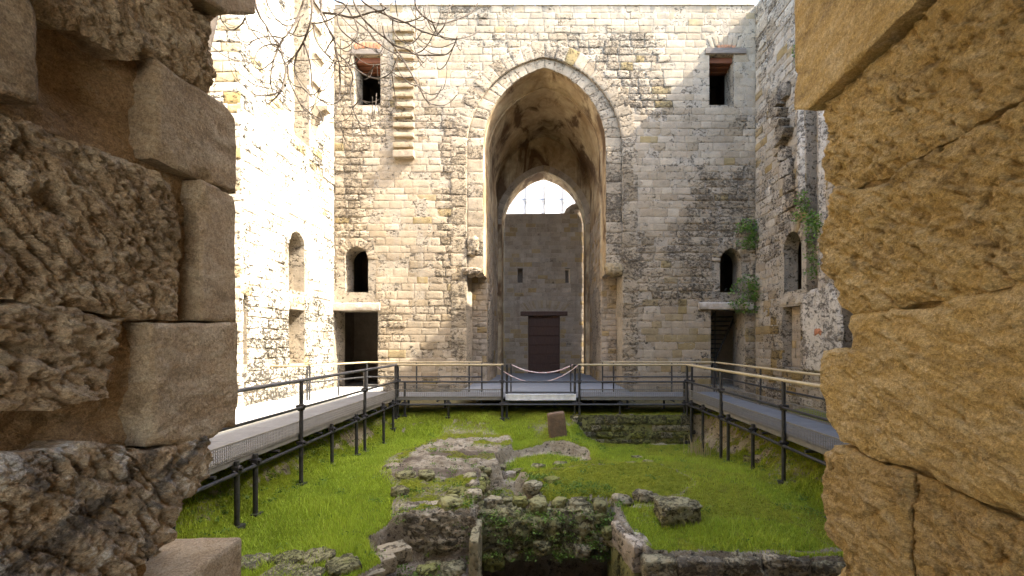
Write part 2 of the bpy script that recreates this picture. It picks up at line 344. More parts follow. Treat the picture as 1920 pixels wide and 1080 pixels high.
# ------------------------------------------------------------------ stone walls
rs = np.random.default_rng(7)
class Frame:
    def __init__(s, kind, c): s.k = kind; s.c = c; s.flip = kind == 'R'
    def __call__(s, u, v, w):
        if s.k == 'B': return np.stack([u, s.c-w, v], 1)       # faces the camera
        if s.k == 'L': return np.stack([s.c+w, u, v], 1)       # faces +X
        return np.stack([s.c-w, u, v], 1)                       # faces -X
def stone_geom(fr, q, proud, e, seed, back=0.10, res=0.09, relief=None):
    "one block: bilinear quad q in wall coordinates, rounded and pitted front, straight sides"
    q = np.asarray(q, float); L = np.linalg.norm(q[1]-q[0]); H = np.linalg.norm(q[3]-q[0])
    nu = int(np.clip(round(L/res), 2, 9)); nv = int(np.clip(round(H/res), 2, 5))
    edge = 0.006+0.028*e
    su = np.concatenate([[0, min(0.2, edge/L)], np.linspace(0, 1, nu+1)[1:-1], [1-min(0.2, edge/L), 1]]); sv = np.concatenate([[0, min(0.25, edge/H)], np.linspace(0, 1, nv+1)[1:-1], [1-min(0.25, edge/H), 1]])
    S, T = np.meshgrid(su, sv); s, t = S.ravel(), T.ravel(); nx, ny = len(su), len(sv)
    P = ((1-s)*(1-t))[:, None]*q[0]+(s*(1-t))[:, None]*q[1]+(s*t)[:, None]*q[2]+((1-s)*t)[:, None]*q[3]
    bd = (s == 0) | (s == 1) | (t == 0) | (t == 1)
    amp = 0.003+0.026*e if relief is None else relief
    p3 = np.stack([P[:, 0], P[:, 1], np.full(len(P), seed*0.37)], 1)
    n = fbm(p3, 5.5, 2, 3); w = proud+amp*n-np.where(bd, 0.0015+0.015*e, 0.0)
    P = P+np.where(bd, 1, 0)[:, None]*np.stack([fbm(p3, 7, 1, 11), fbm(p3, 7, 1, 12)], 1)*(0.004+0.02*e)
    idx = np.arange(nx*ny).reshape(ny, nx); Fs = [(idx[j, i], idx[j, i+1], idx[j+1, i+1], idx[j+1, i]) for j in range(ny-1) for i in range(nx-1)]
    loop = list(idx[0, :])+list(idx[1:, -1])+list(idx[-1, :-1][::-1])+list(idx[1:-1, 0][::-1]); o = nx*ny; k = len(loop)
    V = np.vstack([fr(P[:, 0], P[:, 1], w), fr(P[loop, 0], P[loop, 1], w[loop]), fr(P[loop, 0], P[loop, 1], np.full(k, -back))])
    for i in range(k): j = (i+1) % k; Fs.append((o+j, o+i, o+k+i, o+k+j))
    if fr.flip: Fs = [f[::-1] for f in Fs]
    return V, Fs
class StoneSet:
    "stones of one wall: the largest in view become parts, the rest one joined part"
    def __init__(s): s.items = []
    def add(s, g, tint, name='stone', prio=0): s.items.append((g[0], g[1], np.asarray(tint, float), name, prio))
    def build(s, parent, m, limit=300, joined='stonework'):
        def size(it):
            V = it[0]; c = V.mean(0); d = max(1.0, abs(c[1])); px = VX+c[0]*F/d; py = HY-(c[2]-EYE)*F/d
            e = V.max(0)-V.min(0); vis = 1 if (380 < px < 1620 and -20 < py < 1100) else 0.01
            return (it[4]+np.sort(e)[-1]*np.sort(e)[-2]/d/d)*vis
        it = sorted(s.items, key=size, reverse=True)
        for V, Fs, t, name, _ in it[:limit]:
            link(name, mesh(name, V, Fs, True, t), m, parent)
        if it[limit:]:
            Vs = []; Fa = []; ts = []; o = 0
            for V, Fs, t, _, _ in it[limit:]:
                Vs.append(V); Fa += [[i+o for i in f] for f in Fs]; ts.append(np.tile(t, (len(V), 1))); o += len(V)
            ob = link(joined, mesh(joined, np.vstack(Vs), Fa, True, np.vstack(ts)), m, parent); ob['kind'] = 'stuff'
def lay_courses(ss, fr, u0, u1, v0, v1, spans, erode, ochre, ch=0.29, ln=(0.34, 0.78), back=0.10, miss=0.02, proud=0.0, skip=None):
    v = v0; row = 0
    while v < v1-0.08:
        h = ch*rs.uniform(0.86, 1.14)
        if v+h > v1-0.1: h = v1-v
        free = [(u0, u1)]
        for sp in spans:
            r = sp(v, v+h)
            if r is None: continue
            free = [x for a, b in free for x in (((a, min(b, r[0])), (max(a, r[1]), b)) if r[0] < b and r[1] > a else ((a, b),)) if x[1]-x[0] > 0.05]
        for a, b in free:
            u = a
            while u < b-1e-6:
                l = rs.uniform(*ln)
                if u == a and row % 2: l *= 0.6
                if b-(u+l) < 0.2: l = b-u
                if l > ln[1]*1.5: l = l/2
                c = (u+l/2, v+h/2)
                if skip and skip(*c): u += l; continue
                e = float(np.clip(erode(*c)+rs.normal(0, 0.09), 0, 1)); g = 0.006+0.010*e
                if not rs.random() < miss*e:
                    q = np.array([(u+g, v+g), (u+l-g, v+g), (u+l-g, v+h-g), (u+g, v+h-g)])
                    q += rs.normal(0, 0.002+0.008*e, (4, 2))
                    o = float(ochre(*c)); oc = rs.uniform(0.55, 1.0) if rs.random() < o else rs.uniform(0, 0.15)
                    ss.add(stone_geom(fr, q, proud+rs.normal(0, 0.003+0.012*e), e, rs.integers(999), back), (np.clip(rs.normal(0.42, 0.26), 0, 1), oc, e))
                u += l
        v += h; row += 1
def core(fr, outer, holes, name, m, parent, step=0.16, depth=None, rec=None, reveal=None, tint=None):
    "the wall's mortar bed, recessed behind the blocks, with the reveals of its openings"
    V2, T, loops = cdt_fill(outer, holes, step, rs)
    w = -(rec(V2[:, 0], V2[:, 1]) if rec else np.full(len(V2), 0.03))
    w = w+0.008*fbm(np.stack([V2[:, 0], V2[:, 1], V2[:, 0]*0], 1), 4, 2, 5)
    V = fr(V2[:, 0], V2[:, 1], w); Fs = [tuple(t) for t in T]
    for li, d in zip(loops[1:], reveal or []):
        n = max(2, int(d/0.18)); k = len(li); prev = li; o = len(V); rows = []
        for j in range(1, n+1):
            ww = w[li]+(-d-w[li])*j/n
            p3 = np.stack([V2[li, 0], V2[li, 1], np.full(k, j*0.3)], 1); jit = 0.015*np.stack([fbm(p3, 3, 2, 21), fbm(p3, 3, 2, 22)], 1)
            rows.append(fr(V2[li, 0]+jit[:, 0], V2[li, 1]+jit[:, 1], ww))
        V = np.vstack([V]+rows)
        ids = [li]+[list(range(o+j*k, o+j*k+k)) for j in range(n)]
        for j in range(n):
            for i in range(k): a, b = i, (i+1) % k; Fs.append((ids[j][a], ids[j+1][a], ids[j+1][b], ids[j][b]))
    if fr.flip: Fs = [f[::-1] for f in Fs]
    return link(name, mesh(name, V, Fs, False, tint if tint is not None else (0.6, 0, 0.5)), m, parent)
def room(fr, hole, w0, depth, mg, name, m, parent):
    "closed dark chamber behind an opening"
    h = np.asarray(hole); a, b = h.min(0), h.max(0); lo = (a[0]-mg, a[1]-min(mg, 0.02)); hi = (b[0]+mg, b[1]+mg)
    out = [lo, (hi[0], lo[1]), hi, (lo[0], hi[1])]
    V2, T, _ = cdt_fill(out, [hole], 0.5, rs)
    V = fr(V2[:, 0], V2[:, 1], np.full(len(V2), -w0)); Fs = [tuple(t) for t in T]; o = len(V)
    c = np.array(out); V = np.vstack([V, fr(c[:, 0], c[:, 1], np.full(4, -w0)), fr(c[:, 0], c[:, 1], np.full(4, -w0-depth))])
    for i in range(4): Fs.append((o+i, o+(i+1) % 4, o+4+(i+1) % 4, o+4+i))
    Fs.append((o+4, o+5, o+6, o+7))
    return link(name, mesh(name, V, Fs, False), m, parent)
def arch_pts(cx, a, zs, h, n=14):
    "pointed arch from the left springing over the apex to the right springing"
    R = (a*a+h*h)/(2*a); c = R-a; th = math.atan2(h, c) if c > 1e-6 else math.pi/2
    right = [(cx-c+R*math.cos(t), zs+R*math.sin(t)) for t in np.linspace(0, th, n)]
    return [(2*cx-x, z) for x, z in right]+right[::-1][1:]
def arch_half(a, zs, h, z):
    R = (a*a+h*h)/(2*a)
    if z <= zs: return a
    d = R*R-(z-zs)**2
    return max(0.0, math.sqrt(d)-(R-a)) if d > 0 else 0.0
def arch_hole(cx, a, z0, zs, h, n=14): return [(cx-a, z0)]+arch_pts(cx, a, zs, h, n)+[(cx+a, z0)]
def arch_span(cx, a, z0, zs, h, ring=0.0):
    def f(v0, v1):
        top = zs+h+ring
        if v1 <= z0+0.02 or v0 >= top-0.02: return None
        v = max(v0, z0); x = max(arch_half(a+ring, zs, h+ring, v+0.3*(v1-v0)), arch_half(a, zs, h, v))
        return (cx-x, cx+x) if x > 0 else None
    return f
def rect_span(a, b, z0, z1): return lambda v0, v1: (a, b) if (v1 > z0+0.03 and v0 < z1-0.03) else None
def voussoirs(ss, fr, cx, a, zs, h, thick, n, proud, e, ochre=0.1, dark=0.4, jamb=None, back=0.12, name='voussoir'):
    inn = np.array(arch_pts(cx, a, zs, h, 40)); cen = np.array([cx, zs])
    d = np.concatenate([[0], np.cumsum(np.linalg.norm(np.diff(inn, axis=0), axis=1))]); s = np.linspace(0, d[-1], n+1)
    I = np.stack([np.interp(s, d, inn[:, 0]), np.interp(s, d, inn[:, 1])], 1)
    T = np.stack([np.interp(s+0.02, d, inn[:, 0])-np.interp(s-0.02, d, inn[:, 0]), np.interp(s+0.02, d, inn[:, 1])-np.interp(s-0.02, d, inn[:, 1])], 1)
    T /= np.linalg.norm(T, axis=1)[:, None]; Nn = np.stack([-T[:, 1], T[:, 0]], 1)
    O = I+Nn*(thick if np.isscalar(thick) else np.asarray(thick)[:, None])
    for i in range(n):
        q = np.array([I[i], I[i+1], O[i+1], O[i]]); c = q.mean(0); q = c+(q-c)*(1-0.015)
        ee = float(np.clip(e+rs.normal(0, 0.12), 0, 1)); oc = rs.uniform(0.5, 1) if rs.random() < ochre else 0.05
        ss.add(stone_geom(fr, q[[1, 0, 3, 2]], proud+rs.normal(0, 0.004+0.008*ee), ee, rs.integers(999), back), (np.clip(rs.normal(dark, 0.22), 0, 1), oc, ee), name, 0.001)

YB = 17.8; XL = -8.1; XR = 8.37; TOP = 14.90; CX = 0.125
S = YB/F
def bx(px): return (px-VX)*S
def bz(py): return EYE-(py-HY)*S
def nz(u, v, sc_, seed): return mnoise.fractal(Vector((u*sc_+seed*3.7, v*sc_-seed*1.3, seed*0.71)), 1.0, 2.0, 3)*0.8

# ---- the back wall with the great arch
wall_b = thing('stone_wall', 'tall pale limestone courtyard wall pierced by the great pointed arch', 'wall', (CX, YB, 0))
fb = Frame('B', YB)
Y_ = 0
A1 = dict(a=3.05, zs=9.35, h=3.55)                      # outer order
A2 = dict(a=2.42, zs=9.45, h=3.10)                      # inner opening
big_hole = arch_hole(CX, A1['a'], -0.35, A1['zs'], A1['h'], 26)
w_ul = (bx(663), bx(713), bz(197), bz(103)); w_ur = (bx(1330), bx(1376), bz(197), bz(103))
d_l = (bx(624), bx(708), -0.1, bz(582)); d_r = (bx(1333), bx(1397), -0.1, bz(580))
aw_l = dict(cx=bx(668), a=0.46, z0=bz(548), zs=bz(486), h=0.50); aw_r = dict(cx=bx(1371), a=0.43, z0=bz(548), zs=bz(490), h=0.52)
rect = lambda r: [(r[0], r[2]), (r[1], r[2]), (r[1], r[3]), (r[0], r[3])]
h_awl = arch_hole(**{k: v for k, v in aw_l.items()}, n=10); h_awr = arch_hole(**aw_r, n=10)
holes_b = [big_hole, rect(w_ul), rect(w_ur), rect(d_l), rect(d_r), h_awl, h_awr]
def erode_b(u, v):
    px, py = VX+u/S, HY-(v-EYE)/S
    smooth = 0.0
    for (x0, x1, y0, y1, k) in ((630, 800, 0, 60, .8), (770, 900, 60, 200, .7), (720, 800, 280, 560, .9), (640, 760, 0, 100, .7), (1280, 1416, 0, 200, .95), (1170, 1270, 230, 420, .75), (1220, 1335, 590, 720, 1.0), (940, 1250, 0, 45, .75), (1290, 1416, 200, 300, .6), (775, 830, 620, 700, .8)):
        dx = max(x0-px, px-x1, 0)/26; dy = max(y0-py, py-y1, 0)/22
        smooth = max(smooth, k*math.exp(-(dx*dx+dy*dy)))
    return float(np.clip(0.66+0.35*nz(u, v, 0.6, 31)-0.72*smooth, 0.02, 1))
def ochre_b(u, v):
    px, py = VX+u/S, HY-(v-EYE)/S
    if px > 1220 and py > 560: return 0.35
    return 0.035+0.08*max(0, nz(u, v, 0.9, 41))
rec_b = lambda u, v: np.array([0.003+0.042*erode_b(a, b)**1.3 for a, b in zip(u, v)])
core(fb, [(XL-.5, -0.6), (XR+.5, -0.6), (XR+.5, TOP), (XL-.5, TOP)], holes_b, 'mortar_bed', M['mortar'], wall_b, 0.22, rec=rec_b, reveal=[0.12, 0.9, 0.9, 1.1, 1.1, 0.9, 0.9])
ss = StoneSet()
spans_b = [arch_span(CX, A1['a'], -0.6, A1['zs'], A1['h'], 0.42), rect_span(*w_ul), rect_span(*w_ur), rect_span(*d_l), rect_span(*d_r),
           arch_span(aw_l['cx'], aw_l['a'], aw_l['z0'], aw_l['zs'], aw_l['h'], 0.3), arch_span(aw_r['cx'], aw_r['a'], aw_r['z0'], aw_r['zs'], aw_r['h'], 0.3),
           rect_span(bx(658), bx(718), bz(103), bz(80)), rect_span(bx(1324), bx(1397), bz(102), bz(72)), rect_span(bx(622), bx(713), bz(582), bz(567)), rect_span(bx(1309), bx(1411), bz(580), bz(566))]
lay_courses(ss, fb, XL, XR, -0.55, TOP, spans_b, erode_b, ochre_b)
voussoirs(ss, fb, CX, A1['a'], A1['zs'], A1['h'], 0.62, 26, 0.008, 0.55, 0.12, 0.45)
for w_ in (aw_l, aw_r): voussoirs(ss, fb, w_['cx'], w_['a'], w_['zs'], w_['h'], 0.34, 13, 0.012, 0.45, 0.15, 0.5)
# relieving arch over the right upper window, built of pale blocks
def fan(ss, fr, u0, u1, z0, z1, n, tints, proud=0.012, spread=0.25, name='voussoir'):
    cx = (u0+u1)/2
    for i in range(n):
        a, b = i/n, (i+1)/n
        bl = u0+(u1-u0)*a+0.006; br = u0+(u1-u0)*b-0.006
        tl = cx+(bl-cx)*(1+spread); tr = cx+(br-cx)*(1+spread); zb = z0+0.25*(z1-z0)*(1-(2*(a+b)/2-1)**2); zt = z1-(z1-z0)*0.35*(2*(a+b)/2-1)**2
        ss.add(stone_geom(fr, [(bl, zb), (br, zb), (tr, zt), (tl, zt)], proud, 0.1, i, 0.1), tints[i % len(tints)], name, 0.001)
fan(ss, fb, bx(1332), bx(1388), bz(91), bz(66), 7, [(.45, .0, .05), (.6, .1, .05)])
# rough broken reveal blocks down both sides of the outer order
for sd in (-1, 1):
    z = -0.5
    while z < A1['zs']-0.1:
        h = min(rs.uniform(0.42, 0.7), A1['zs']-z); x0 = CX+sd*A1['a']; x1 = CX+sd*(A1['a']+0.62)
        a, b = min(x0, x1), max(x0, x1)
        ss.add(stone_geom(fb, [(a+.008, z+.008), (b-.008, z+.008), (b-.008, z+h-.008), (a+.008, z+h-.008)], 0.006, 0.55, rs.integers(99), 0.1), (np.clip(rs.normal(.5, .25), 0, 1), 0.15, 0.6)); z += h
ss.build(wall_b, M['wall'], 300)
for hole, nm in ((rect(w_ul), 1), (rect(w_ur), 1), (rect(d_l), 1), (rect(d_r), 1), (h_awl, 1), (h_awr, 1)):
    room(fb, hole, 0.9 if hole[0][1] > 1 else 1.1, 1.7 if hole == rect(d_r) else 2.6, 0.7, 'chamber', M['room_lit'] if hole == rect(d_r) else M['room'], wall_b)
# lintels
MB().box(bx(655), bx(718), YB-0.05, YB+0.5, bz(103), bz(93), 0.02).build('lintel', M['wood'], wall_b)
MB().box(bx(1322), bx(1398), YB-0.07, YB+0.5, bz(102), bz(91), 0.02).build('lintel', M['wood'], wall_b)
for k in range(3):
    for r_ in (w_ul, w_ur): MB().box(r_[0]+.002, r_[1]-.002, YB+0.16+k*0.24, YB+0.37+k*0.24, r_[3]-0.22-0.05*k, r_[3]-0.004, 0.015).build('beam', M['redwood'], wall_b)
def slab_lintel(x0, x1, z0, z1, m):
    n = 24; g = MB(); V = []; Fs = []
    for i in range(n+1):
        x = x0+(x1-x0)*i/n; j = 0.02*nz(x, z0, 3, 5)
        V += [(x, YB-0.10+j, z0+j), (x, YB-0.12-j, z0+0.3*(z1-z0)), (x, YB-0.11+j, z1-0.04+j), (x, YB-0.06, z1+j), (x, YB+0.4, z1+j), (x, YB+0.4, z0+j)]
    for i in range(n):
        for k in range(6): Fs.append((i*6+k, i*6+6+k, i*6+6+(k+1) % 6, i*6+(k+1) % 6))
    Fs += [tuple(range(6)), tuple(n*6+k for k in range(5, -1, -1))]
    g.add(V, Fs); return smooth_angle(g.build('lintel', m, wall_b))
M['lintel'] = plain_mat('stone_lintel', (0.52, 0.45, 0.36), (0.36, 0.29, 0.21), 5, 0.92, 0.8, 0.03)
slab_lintel(bx(621), bx(713), bz(582), bz(568), M['lintel']); slab_lintel(bx(1309), bx(1411), bz(580), bz(567), M['lintel'])
# red bricks above the left upper window
ss = StoneSet(); fan(ss, fb, bx(666), bx(712), bz(93), bz(79), 7, [(.2, 0, .1), (.6, 0, .1), (.4, 0, .1)], 0.02, 0.15, 'brick')
fan(ss, fb, bx(1345), bx(1378), bz(91), bz(84), 5, [(.7, .3, .2), (.9, .2, .2)], 0.02, 0.1, 'brick'); ss.build(wall_b, M['brick'], 300)
# toothing stones of a lost vault, left of the arch
ss = StoneSet()
zt = bz(50)
ys = [(50, 58), (67, 75), (84, 92), (100, 108), (117, 125), (135, 144), (154, 163), (172, 181), (191, 200), (210, 219), (229, 237), (247, 256), (266, 276)]
def tooth(name, x0, x1, z0, z1, p, tint, seed):
    o = rough_block(name, ((x0+x1)/2, YB-p/2+.03, (z0+z1)/2), (x1-x0, p+.06, z1-z0), seed, M['wall'], wall_b, (0, 0.03*math.sin(seed*2.3), 0), .016, .045, tint, .02)
TEETH = [(a, b, 0.10+0.04*min(1, i/4)) for i, (a, b) in enumerate(ys)]
# coping along the top
g = MB()
x = XL
while x < XR:
    l = min(rs.uniform(0.6, 1.1), XR-x); g = MB(); g.box(x+.006, x+l-.006, YB-0.04, YB+0.9, TOP+0.003, TOP+0.10+0.03*rs.random(), 0.015); g.build('coping_stone', M['lintel'], wall_b); x += l
MB().box(XL-1, CX-3.4, YB+4.1, YB+4.2, -0.6, TOP).build('wall_back', M['mortar'], wall_b)
MB().box(CX+3.4, XR+1, YB+4.1, YB+4.2, -0.6, TOP).build('wall_back', M['mortar'], wall_b)
MB().box(CX-3.4, CX+3.4, YB+4.1, YB+4.2, 12.95, TOP).build('wall_back', M['mortar'], wall_b)

# ---- the arched recess (iwan) behind the great arch
niche = thing('vaulted_recess', 'deep shaded vaulted recess behind the great pointed arch', 'recess', (CX, 21, 0))
Y1 = YB+0.12; Y2 = YB+1.45; Y3 = 24.0; Y4 = 25.3; ZC = 4.45
def strip(path, y0, y1, ny, seed, amp=0.02, m=None, name='surface', parent=niche, inward=True, step=0.15, tint=(0.5, 0, 0.4)):
    "sheet swept along Y over a path of (x, z)"
    P = resample(path, step, False); d = np.gradient(P, axis=0); d /= np.linalg.norm(d, axis=1)[:, None]; Nn = np.stack([d[:, 1], -d[:, 0]], 1)
    ysv = np.linspace(y0, y1, ny); V = []
    for y in ysv:
        p3 = np.stack([P[:, 0], P[:, 1], np.full(len(P), y)], 1); a = amp*fbm(p3, 1.6, 4, seed)
        V.append(np.stack([P[:, 0]+Nn[:, 0]*a, np.full(len(P), y), P[:, 1]+Nn[:, 1]*a], 1))
    k = len(P); Fs = np.array([(j*k+i, j*k+i+1, j*k+k+i+1, j*k+k+i) for j in range(ny-1) for i in range(k-1)])
    return link(name, mesh(name, np.vstack(V), Fs, True, tint), m, parent)
inner_path = [(CX-A2['a'], ZC)]+arch_pts(CX, A2['a'], A2['zs'], A2['h'], 26)+[(CX+A2['a'], ZC)]
outer_path = [(CX-A1['a']-.1, ZC)]+arch_pts(CX, A1['a']+.1, A1['zs'], A1['h']+.1, 26)+[(CX+A1['a']+.1, ZC)]
f1 = Frame('B', Y1)
core(f1, outer_path+inner_path[::-1], [], 'mortar_bed', M['mortar'], niche, 0.16)
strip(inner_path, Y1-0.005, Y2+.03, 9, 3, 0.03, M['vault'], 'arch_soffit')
seal_in = [(CX-A2['a']+.05, ZC)]+arch_pts(CX, A2['a']-.05, A2['zs'], A2['h']-.05, 26)+[(CX+A2['a']-.05, ZC)]; seal_out = [(CX-A2['a']-.6, ZC)]+arch_pts(CX, A2['a']+.6, A2['zs'], A2['h']+.5, 26)+[(CX+A2['a']+.6, ZC)]
core(Frame('B', Y2+.0), seal_out+seal_in[::-1], [], 'arch_leak_seal', M['vault'], niche, 0.16, rec=lambda u, v: np.full(len(u), .0))  # added sheet that closes a gap where sky light leaked through
# voussoirs and jamb blocks of the recessed order
ss = StoneSet()
nV = 24; inn = np.array(arch_pts(CX, A2['a'], A2['zs'], A2['h'], 40)); out = np.array(arch_pts(CX, A1['a'], A1['zs'], A1['h'], 40))
def at(arr, s):
    d = np.concatenate([[0], np.cumsum(np.linalg.norm(np.diff(arr, axis=0), axis=1))]); d /= d[-1]
    return np.array([np.interp(s, d, arr[:, 0]), np.interp(s, d, arr[:, 1])])
for i in range(nV):
    a, b = (i+.02)/nV, (i+.98)/nV
    e = float(np.clip(rs.normal(.5, .15), 0, 1)); ss.add(stone_geom(f1, [at(inn, b), at(inn, a), at(out, a), at(out, b)], 0.02, e, i, 0.08), (rs.uniform(.1, .6), 0.1, e), 'voussoir', 0.01)
for sd in (-1, 1):
    z = ZC
    while z < A2['zs']-0.05:
        h = min(rs.uniform(0.4, 0.75), A2['zs']-z)
        if A2['zs']-z-h < 0.2: h = A2['zs']-z
        xs = sorted((CX+sd*A2['a'], CX+sd*A1['a'])); e = float(np.clip(rs.normal(.5, .2), 0, 1))
        ss.add(stone_geom(f1, [(xs[0]+.006, z+.006), (xs[1]-.006, z+.006), (xs[1]-.006, z+h-.006), (xs[0]+.006, z+h-.006)], 0.02, e, rs.integers(99), 0.08), (rs.uniform(.1, .7), .1, e), 'stone', 0.01); z += h
ss.build(niche, M['wall'], 300)
# lower jambs, where the columns under the order are gone
for sd in (-1, 1):
    x = CX+sd*A1['a']
    strip([(x, ZC+0.1), (x, -0.4)] if sd > 0 else [(x, -0.4), (x, ZC+0.1)], YB+0.05, Y2, 9, 8+sd, 0.03, M['mortar'], 'jamb', niche)
    xs = sorted((CX+sd*A2['a'], CX+sd*(A1['a']+.02)))
    fj = Frame('B', Y2)
    core(fj, [(xs[0], -0.4), (xs[1], -0.4), (xs[1], ZC+0.3), (xs[0], ZC+0.3)], [], 'mortar_bed', M['mortar_dark'], niche, 0.2)
    ss = StoneSet(); lay_courses(ss, fj, xs[0], xs[1], 0.0, ZC+.1, [], lambda u, v: 0.35, lambda u, v: .15, 0.24, (0.25, 0.5)); ss.build(niche, M['niche'], 300)
    # broken underside with a ragged corbel
    rng = np.random.default_rng(5+sd); g = MB(); n = 10; V = []; Fs = []
    for j in range(7):
        y = Y1-0.06+(Y2-Y1)*j/6
        for i in range(n+1):
            xx = xs[0]+(xs[1]-xs[0])*i/n; V.append((xx, y, ZC+0.10-0.28*abs(nz(xx*1.0, y, 2.5, 77+sd))-0.12*(1-j/6)*(1 if sd < 0 else .4)))
    for j in range(6):
        for i in range(n): a = j*(n+1)+i; Fs.append((a, a+n+1, a+n+2, a+1))
    g.add(V, Fs); g.build('broken_underside', M['mortar_dark'], niche, True)
# carved corbel stump on the left and broken one on the right
def rough_lump(name, c, size, seed, m, parent, sub=4, amp=0.22, tint=(0.4, 0.1, 0.6), block=0.5, rotz=0.0):
    import bmesh
    bm = bmesh.new(); bmesh.ops.create_icosphere(bm, subdivisions=sub, radius=1.0); V = np.array([v.co[:] for v in bm.verts]); Fs = np.array([[v.index for v in f.verts] for f in bm.faces]); bm.free()
    k = np.abs(V).max(1)[:, None]; V = V*(1-block)+V/k*block*0.82
    o = np.random.default_rng(seed).uniform(-50, 50, 3)
    V = V*(1+amp*fbm(V+o, 1.5, 4, seed)[:, None]+amp*0.5*fbm(V+o, 4.5, 3, seed+9, ridged=True)[:, None])
    V = V*np.array(size)/2; cz, sz = math.cos(rotz), math.sin(rotz); V = np.stack([V[:, 0]*cz-V[:, 1]*sz, V[:, 0]*sz+V[:, 1]*cz, V[:, 2]], 1)+np.array(c)
    return link(name, mesh(name, V, Fs, True, tint), m, parent)
rough_lump('corbel', (bx(886), YB+0.16, bz(462)), (0.50, 0.5, 0.85), 3, M['wall'], niche, 4, .3)
rough_lump('corbel', (bx(884), YB+0.2, bz(508)), (0.75, 0.6, 0.35), 4, M['niche'], niche, 4, .3)
rough_lump('corbel', (bx(1152), YB+0.2, bz(505)), (0.75, 0.6, 0.55), 5, M['wall'], niche, 4, .3, (0.6, .6, .5))
# vault and side walls
vp = arch_pts(CX, A2['a']+0.02, A2['zs']+.02, A2['h'], 30)
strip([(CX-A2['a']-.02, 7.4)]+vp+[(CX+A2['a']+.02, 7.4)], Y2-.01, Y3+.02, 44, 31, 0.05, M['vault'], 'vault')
for sd in (-1, 1):
    fr = Frame('L', CX-A2['a']) if sd < 0 else Frame('R', CX+A2['a'])
    core(fr, [(Y2, -0.2), (Y3, -0.2), (Y3, 7.5), (Y2, 7.5)], [], 'mortar_bed', M['mortar_dark'], niche, 0.25)
    ss = StoneSet(); lay_courses(ss, fr, Y2, Y3, -0.1, 7.5, [], lambda u, v: .3, lambda u, v: .12, 0.24, (0.35, 0.6), skip=lambda u, v, sd=sd: nz(u, v*.6, 0.8, 50+sd) > 0.22); ss.build(niche, M['niche'], 120)
# plaster patches low on the recess walls
M['patch'] = wall_mat('old_render', (0.42, 0.355, 0.27), (0.30, 0.24, 0.17), (0.3, 0.2, 0.1), (0.06, 0.048, 0.034))
def patch(fr, poly, w, m, name, parent, amp=0.012, step=0.07, seed=1):
    P = resample(poly, step*2); c = P.mean(0); p3 = np.stack([P[:, 0], P[:, 1], np.zeros(len(P))], 1)
    P = c+(P-c)*(1+0.16*fbm(p3, 3.0, 3, seed)[:, None]); V2, T, loops = cdt_fill(P.tolist(), [], step, rs)
    dd = d_poly(V2, P); ww = w*sstep(0, 0.03, dd)+amp*fbm(np.stack([V2[:, 0], V2[:, 1], V2[:, 0]*0], 1), 4, 4, seed+3)-0.05*(dd < 1e-4)
    V = fr(V2[:, 0], V2[:, 1], ww); Fs = [tuple(t) for t in T]
    if fr.flip: Fs = [f[::-1] for f in Fs]
    return link(name, mesh(name, V, Fs, True, (.4, 0, .62)), m, parent)
patch(Frame('L', CX-A2['a']), [(19.6, .9), (21.6, .8), (21.8, 3.4), (20.6, 4.2), (19.5, 3.2)], 0.03, M['patch'], 'render_patch', niche, seed=2)
patch(Frame('R', CX+A2['a']), [(19.5, .5), (22.4, .5), (22.6, 3.9), (21, 4.3), (19.4, 3.9)], 0.03, M['patch'], 'render_patch', niche, seed=3)
# rear arch
A3 = dict(a=2.22, zs=7.95, h=2.80); f3 = Frame('B', Y3)
arch_out = [(CX-A2['a']-.1, -0.2), (CX+A2['a']+.1, -0.2), (CX+A2['a']+.1, 13), (CX-A2['a']-.1, 13)]
core(f3, arch_out, [arch_hole(CX, A3['a'], -0.1, A3['zs'], A3['h'], 20)], 'rear_arch_wall', M['vault'], niche, 0.25, reveal=[1.28])
ss = StoneSet(); voussoirs(ss, f3, CX, A3['a'], A3['zs'], A3['h'], 0.32, 30, 0.03, 0.2, 0.1, 0.4); ss.build(niche, M['niche'], 300)
MB().box(CX-3.2, CX+3.2, YB+1.05, Y3+.15, 13.0, 13.2).build('vault_roof', M['mortar_dark'], niche)
for sd in (-1, 1): MB().box(*sorted((CX+sd*3.3, CX+sd*3.2)), YB+1.05, Y3+.1, -0.6, 13.2).build('outer_shell', M['mortar_dark'], niche)
# rear wall with the door
rear = thing('stone_wall', 'brown stone wall with a panelled door at the end of the vaulted recess', 'wall', (CX, Y4, 0))
f4 = Frame('B', Y4); s4 = Y4/F
rx = lambda px: (px-VX)*s4
rz = lambda py: EYE-(py-HY)*s4
dr = (rx(990), rx(1050), -0.05, rz(592)); sl1 = (rx(970), rx(980), rz(530), rz(503)); sl2 = (rx(1060), rx(1069), rz(530), rz(503))
rt = rz(401)
prof = [(CX-2.6, -0.2), (CX+2.6, -0.2), (CX+2.6, rz(378)), (rx(1085), rz(380)), (rx(1072), rz(383)), (rx(1062), rz(390)), (rx(1057), rt+.03), (CX-2.6, rt)]
core(f4, prof, [rect(dr), rect(sl1), rect(sl2)], 'mortar_bed', M['mortar_dark'], rear, 0.22, rec=lambda u, v: np.full(len(u), .012), reveal=[0.35, 0.4, 0.4])
ss = StoneSet()
lay_courses(ss, f4, CX-2.4, CX+2.4, -0.1, rt-.02, [rect_span(*dr), rect_span(*sl1), rect_span(*sl2), rect_span(rx(976), rx(1064), rz(592), rz(566))], lambda u, v: float(np.clip(.12+.25*nz(u, v, .8, 61), 0, 1)), lambda u, v: .16+.2*(v < 3), 0.235, (0.32, 0.62))
fan(ss, f4, rx(984), rx(1058), rz(583), rz(563), 17, [(.3, .3, .1), (.5, .5, .1), (.2, .1, .1)], 0.01, 0.3)
ss.build(rear, M['niche'], 300)
